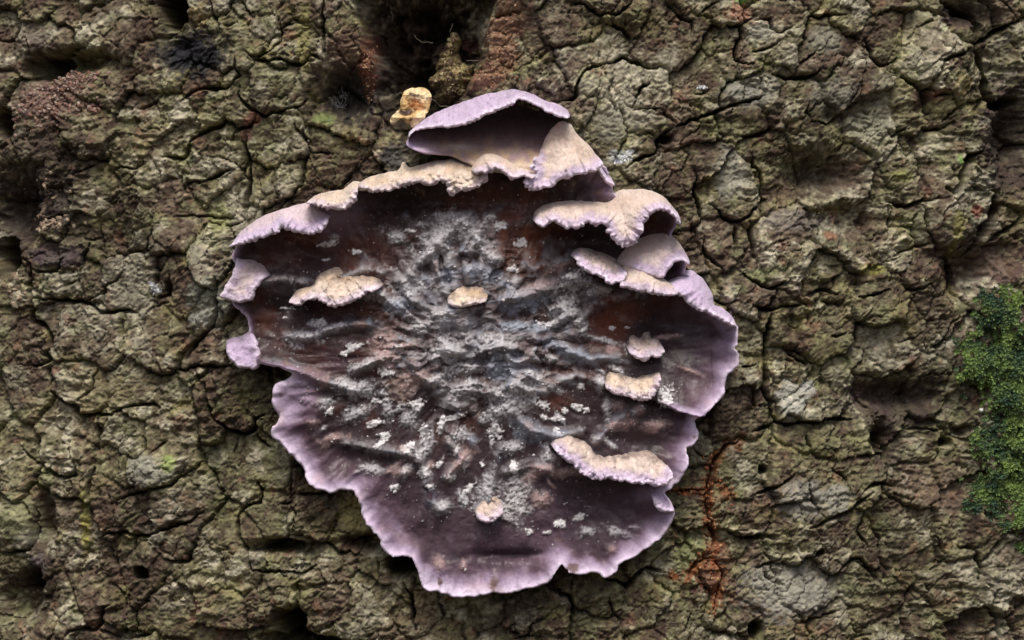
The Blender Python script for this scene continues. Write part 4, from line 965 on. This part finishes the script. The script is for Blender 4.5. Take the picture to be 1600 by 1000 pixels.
# threads
def tube(pts, rad):
    pts = smooth_line(pts, 4) if len(pts[0]) == 2 else pts
    p = np.asarray(pts, float); n = len(p)
    vs_ = []
    for i in range(n):
        for k in range(4):
            a = k * math.tau / 4
            vs_.append((p[i, 0] + rad * math.cos(a), p[i, 1] + rad * math.sin(a), p[i, 2] + rad * math.sin(a + .8)))
    f = [(i * 4 + k, i * 4 + (k + 1) % 4, (i + 1) * 4 + (k + 1) % 4, (i + 1) * 4 + k) for i in range(n - 1) for k in range(4)]
    return np.array(vs_), np.array(f)
def thread(parent, pts, rad, c, name="strand"):
    a, b, c0 = map(np.array, zip(*pts))
    t = np.linspace(0, 1, 18); k = np.linspace(0, 1, len(pts))
    p = np.stack([np.interp(t, k, a), np.interp(t, k, b), np.interp(t, k, c0)], 1)
    p[:, 0] += fbm(t * 100 + a[0], t * 0 + b[0], 30, 2, 131) * 3; p[:, 1] += fbm(t * 100 + a[0], t * 0 + b[0], 30, 2, 132) * 3
    v, f = tube(p, rad)
    return mesh_obj(name, P(v[:, 0], v[:, 1], v[:, 2]), f, M_SILK, parent, np.tile(c, (len(v), 1)))
web = empty("cobweb", P(650, 70, -60).tolist())
tag(web, "pale cobweb strands and fluff in the dark hollow", "cobweb")
for pts in ([(604, 0, -60), (606, 14, -45), (610, 26, -52)], [(640, 48, -70), (655, 62, -52), (672, 62, -60)], [(600, 162, -30), (616, 150, -10), (630, 142, 0)],
            [(670, 150, 0), (685, 164, -14), (705, 166, -20)], [(700, 48, -30), (706, 36, -26)], [(596, 178, -20), (600, 202, 0), (606, 212, 4)], [(728, 92, -28), (748, 94, -24)]):
    thread(web, pts, .3, (.26, .22, .17))
flu = empty("silk_tuft", P(522, 160, 0).tolist())
tag(flu, "wispy white silk tuft on blackened bark beside the hollow", "silk")
for k in range(26):
    a, b = rng.normal(521, 7), rng.normal(156, 10); hh = float(bark_h(np.array([a]), np.array([b]))[0])
    thread(flu, [(a, b, hh + 2), (a + rng.normal(0, 5), b + rng.normal(0, 7), hh + 9), (a + rng.normal(0, 8), b + rng.normal(0, 10), hh + 3)], .35, (.42, .42, .42))

# ------------------------------------------------------------------ moss
mv = []; mf = []; mc = []
cnt_v = 0
MOSS = [(1560, 500, 40, 50), (1545, 560, 50, 50), (1580, 620, 40, 60), (1585, 700, 40, 60), (1560, 760, 45, 40), (1575, 560, 50, 60), (1530, 545, 22, 18), (1600, 800, 40, 30), (1545, 470, 16, 24), (1540, 690, 24, 24), (1520, 790, 18, 10), (1640, 600, 50, 150), (1600, 855, 20, 10), (1595, 740, 40, 50)]
def moss_shoot(u, v, h, ln, colr):
    global cnt_v
    ang = rng.uniform(0, math.tau); lean = np.array([math.cos(ang) * .45 - .25, math.sin(ang) * .45 + .1, 1.0]); lean /= np.linalg.norm(lean)
    base = np.array([u, v, h])
    n = 9
    for k in range(n):
        f = (k + 1) / n
        a = k * 2.4 + ang
        side = np.array([math.cos(a), math.sin(a), .55 - .3 * (1 - f)])
        p0 = base + lean * ln * f * .9
        L_ = ln * (.55 - .22 * f) ; w = L_ * .30
        tip = p0 + side * L_ * .8
        pr = np.cross(side, lean); pr /= np.linalg.norm(pr) + 1e-9
        midp = p0 + side * L_ * .4 + lean * L_ * .12
        mv.extend([p0, midp + pr * w, tip, midp - pr * w])
        mf.append((cnt_v, cnt_v + 1, cnt_v + 2, cnt_v + 3)); cnt_v += 4
        mc.extend([colr * (.6 + .5 * f)] * 4)
def moss_density(u, v):
    q = np.full(np.shape(u), 9.0)
    for a, b, ra, rb in MOSS: q = np.minimum(q, np.hypot((u - a) / ra, (v - b) / rb))
    return q
placed = 0
tu = rng.uniform(1485, 1690, 16000); tv = rng.uniform(430, 880, 16000)
qm = moss_density(tu, tv) + .8 * fbm(tu, tv, 30, 3, 141)
cl = fbm(tu, tv, 34, 3, 142); hump = fbm(tu, tv, 42, 3, 143)
hb_ = bark_h(tu, tv)
for k in range(len(tu)):
    if qm[k] > .85 + rng.normal(0, .2) or placed > 4800: continue
    placed += 1
    t = np.clip(.43 + 1.2 * cl[k] + rng.normal(0, .18), 0, 1)
    c = np.array((.022, .058, .030)) * (1 - t) + np.array((.18, .27, .062)) * t
    moss_shoot(tu[k], tv[k], max(hb_[k], -30) + 14 * np.clip(1 - qm[k], 0, .6) + 34 * hump[k], rng.uniform(6, 15), c)
mv = np.array(mv)
tag(mesh_obj("moss", P(mv[:, 0], mv[:, 1], mv[:, 2]), np.array(mf), M_MOSS, None, np.array(mc), smooth=False), "bright green leafy moss cushion on the bark", "moss", kind="stuff")
hh = float(bark_h(np.array([1533.]), np.array([641.]))[0])
o = chunks("insect_egg", np.array([1533.]), np.array([641.]), np.array([hh + 6]), np.array([4.2]), np.array([(.72, .76, .72)]), M_SILK, None, .05, .1, True)
tag(o, "tiny round white egg at the edge of the moss", "insect egg")

for a, b, ra, rb, n, lbl in ((972, 246, 17, 8, 60, "bluish white fleck of frost like lichen beside the stacked upper brackets"), (243, 453, 8, 7, 40, "small white lichen fleck on bark facing the felted lobe"), (1097, 137, 7, 3, 22, "thin white lichen sliver on bark well above the wide scalloped bracket")):
    us = rng.normal(a, ra * .5, n); vv_ = rng.normal(b, rb * .5, n)
    sz = rng.uniform(.7, 2.0, n)
    tag(chunks("lichen_fleck", us, vv_, bark_h(us, vv_) + .4, sz, np.array([(.62, .64, .70), (.70, .71, .70), (.5, .53, .52)])[rng.integers(0, 3, n)], M_MEAL), lbl, "lichen", "white flecks on the bark")
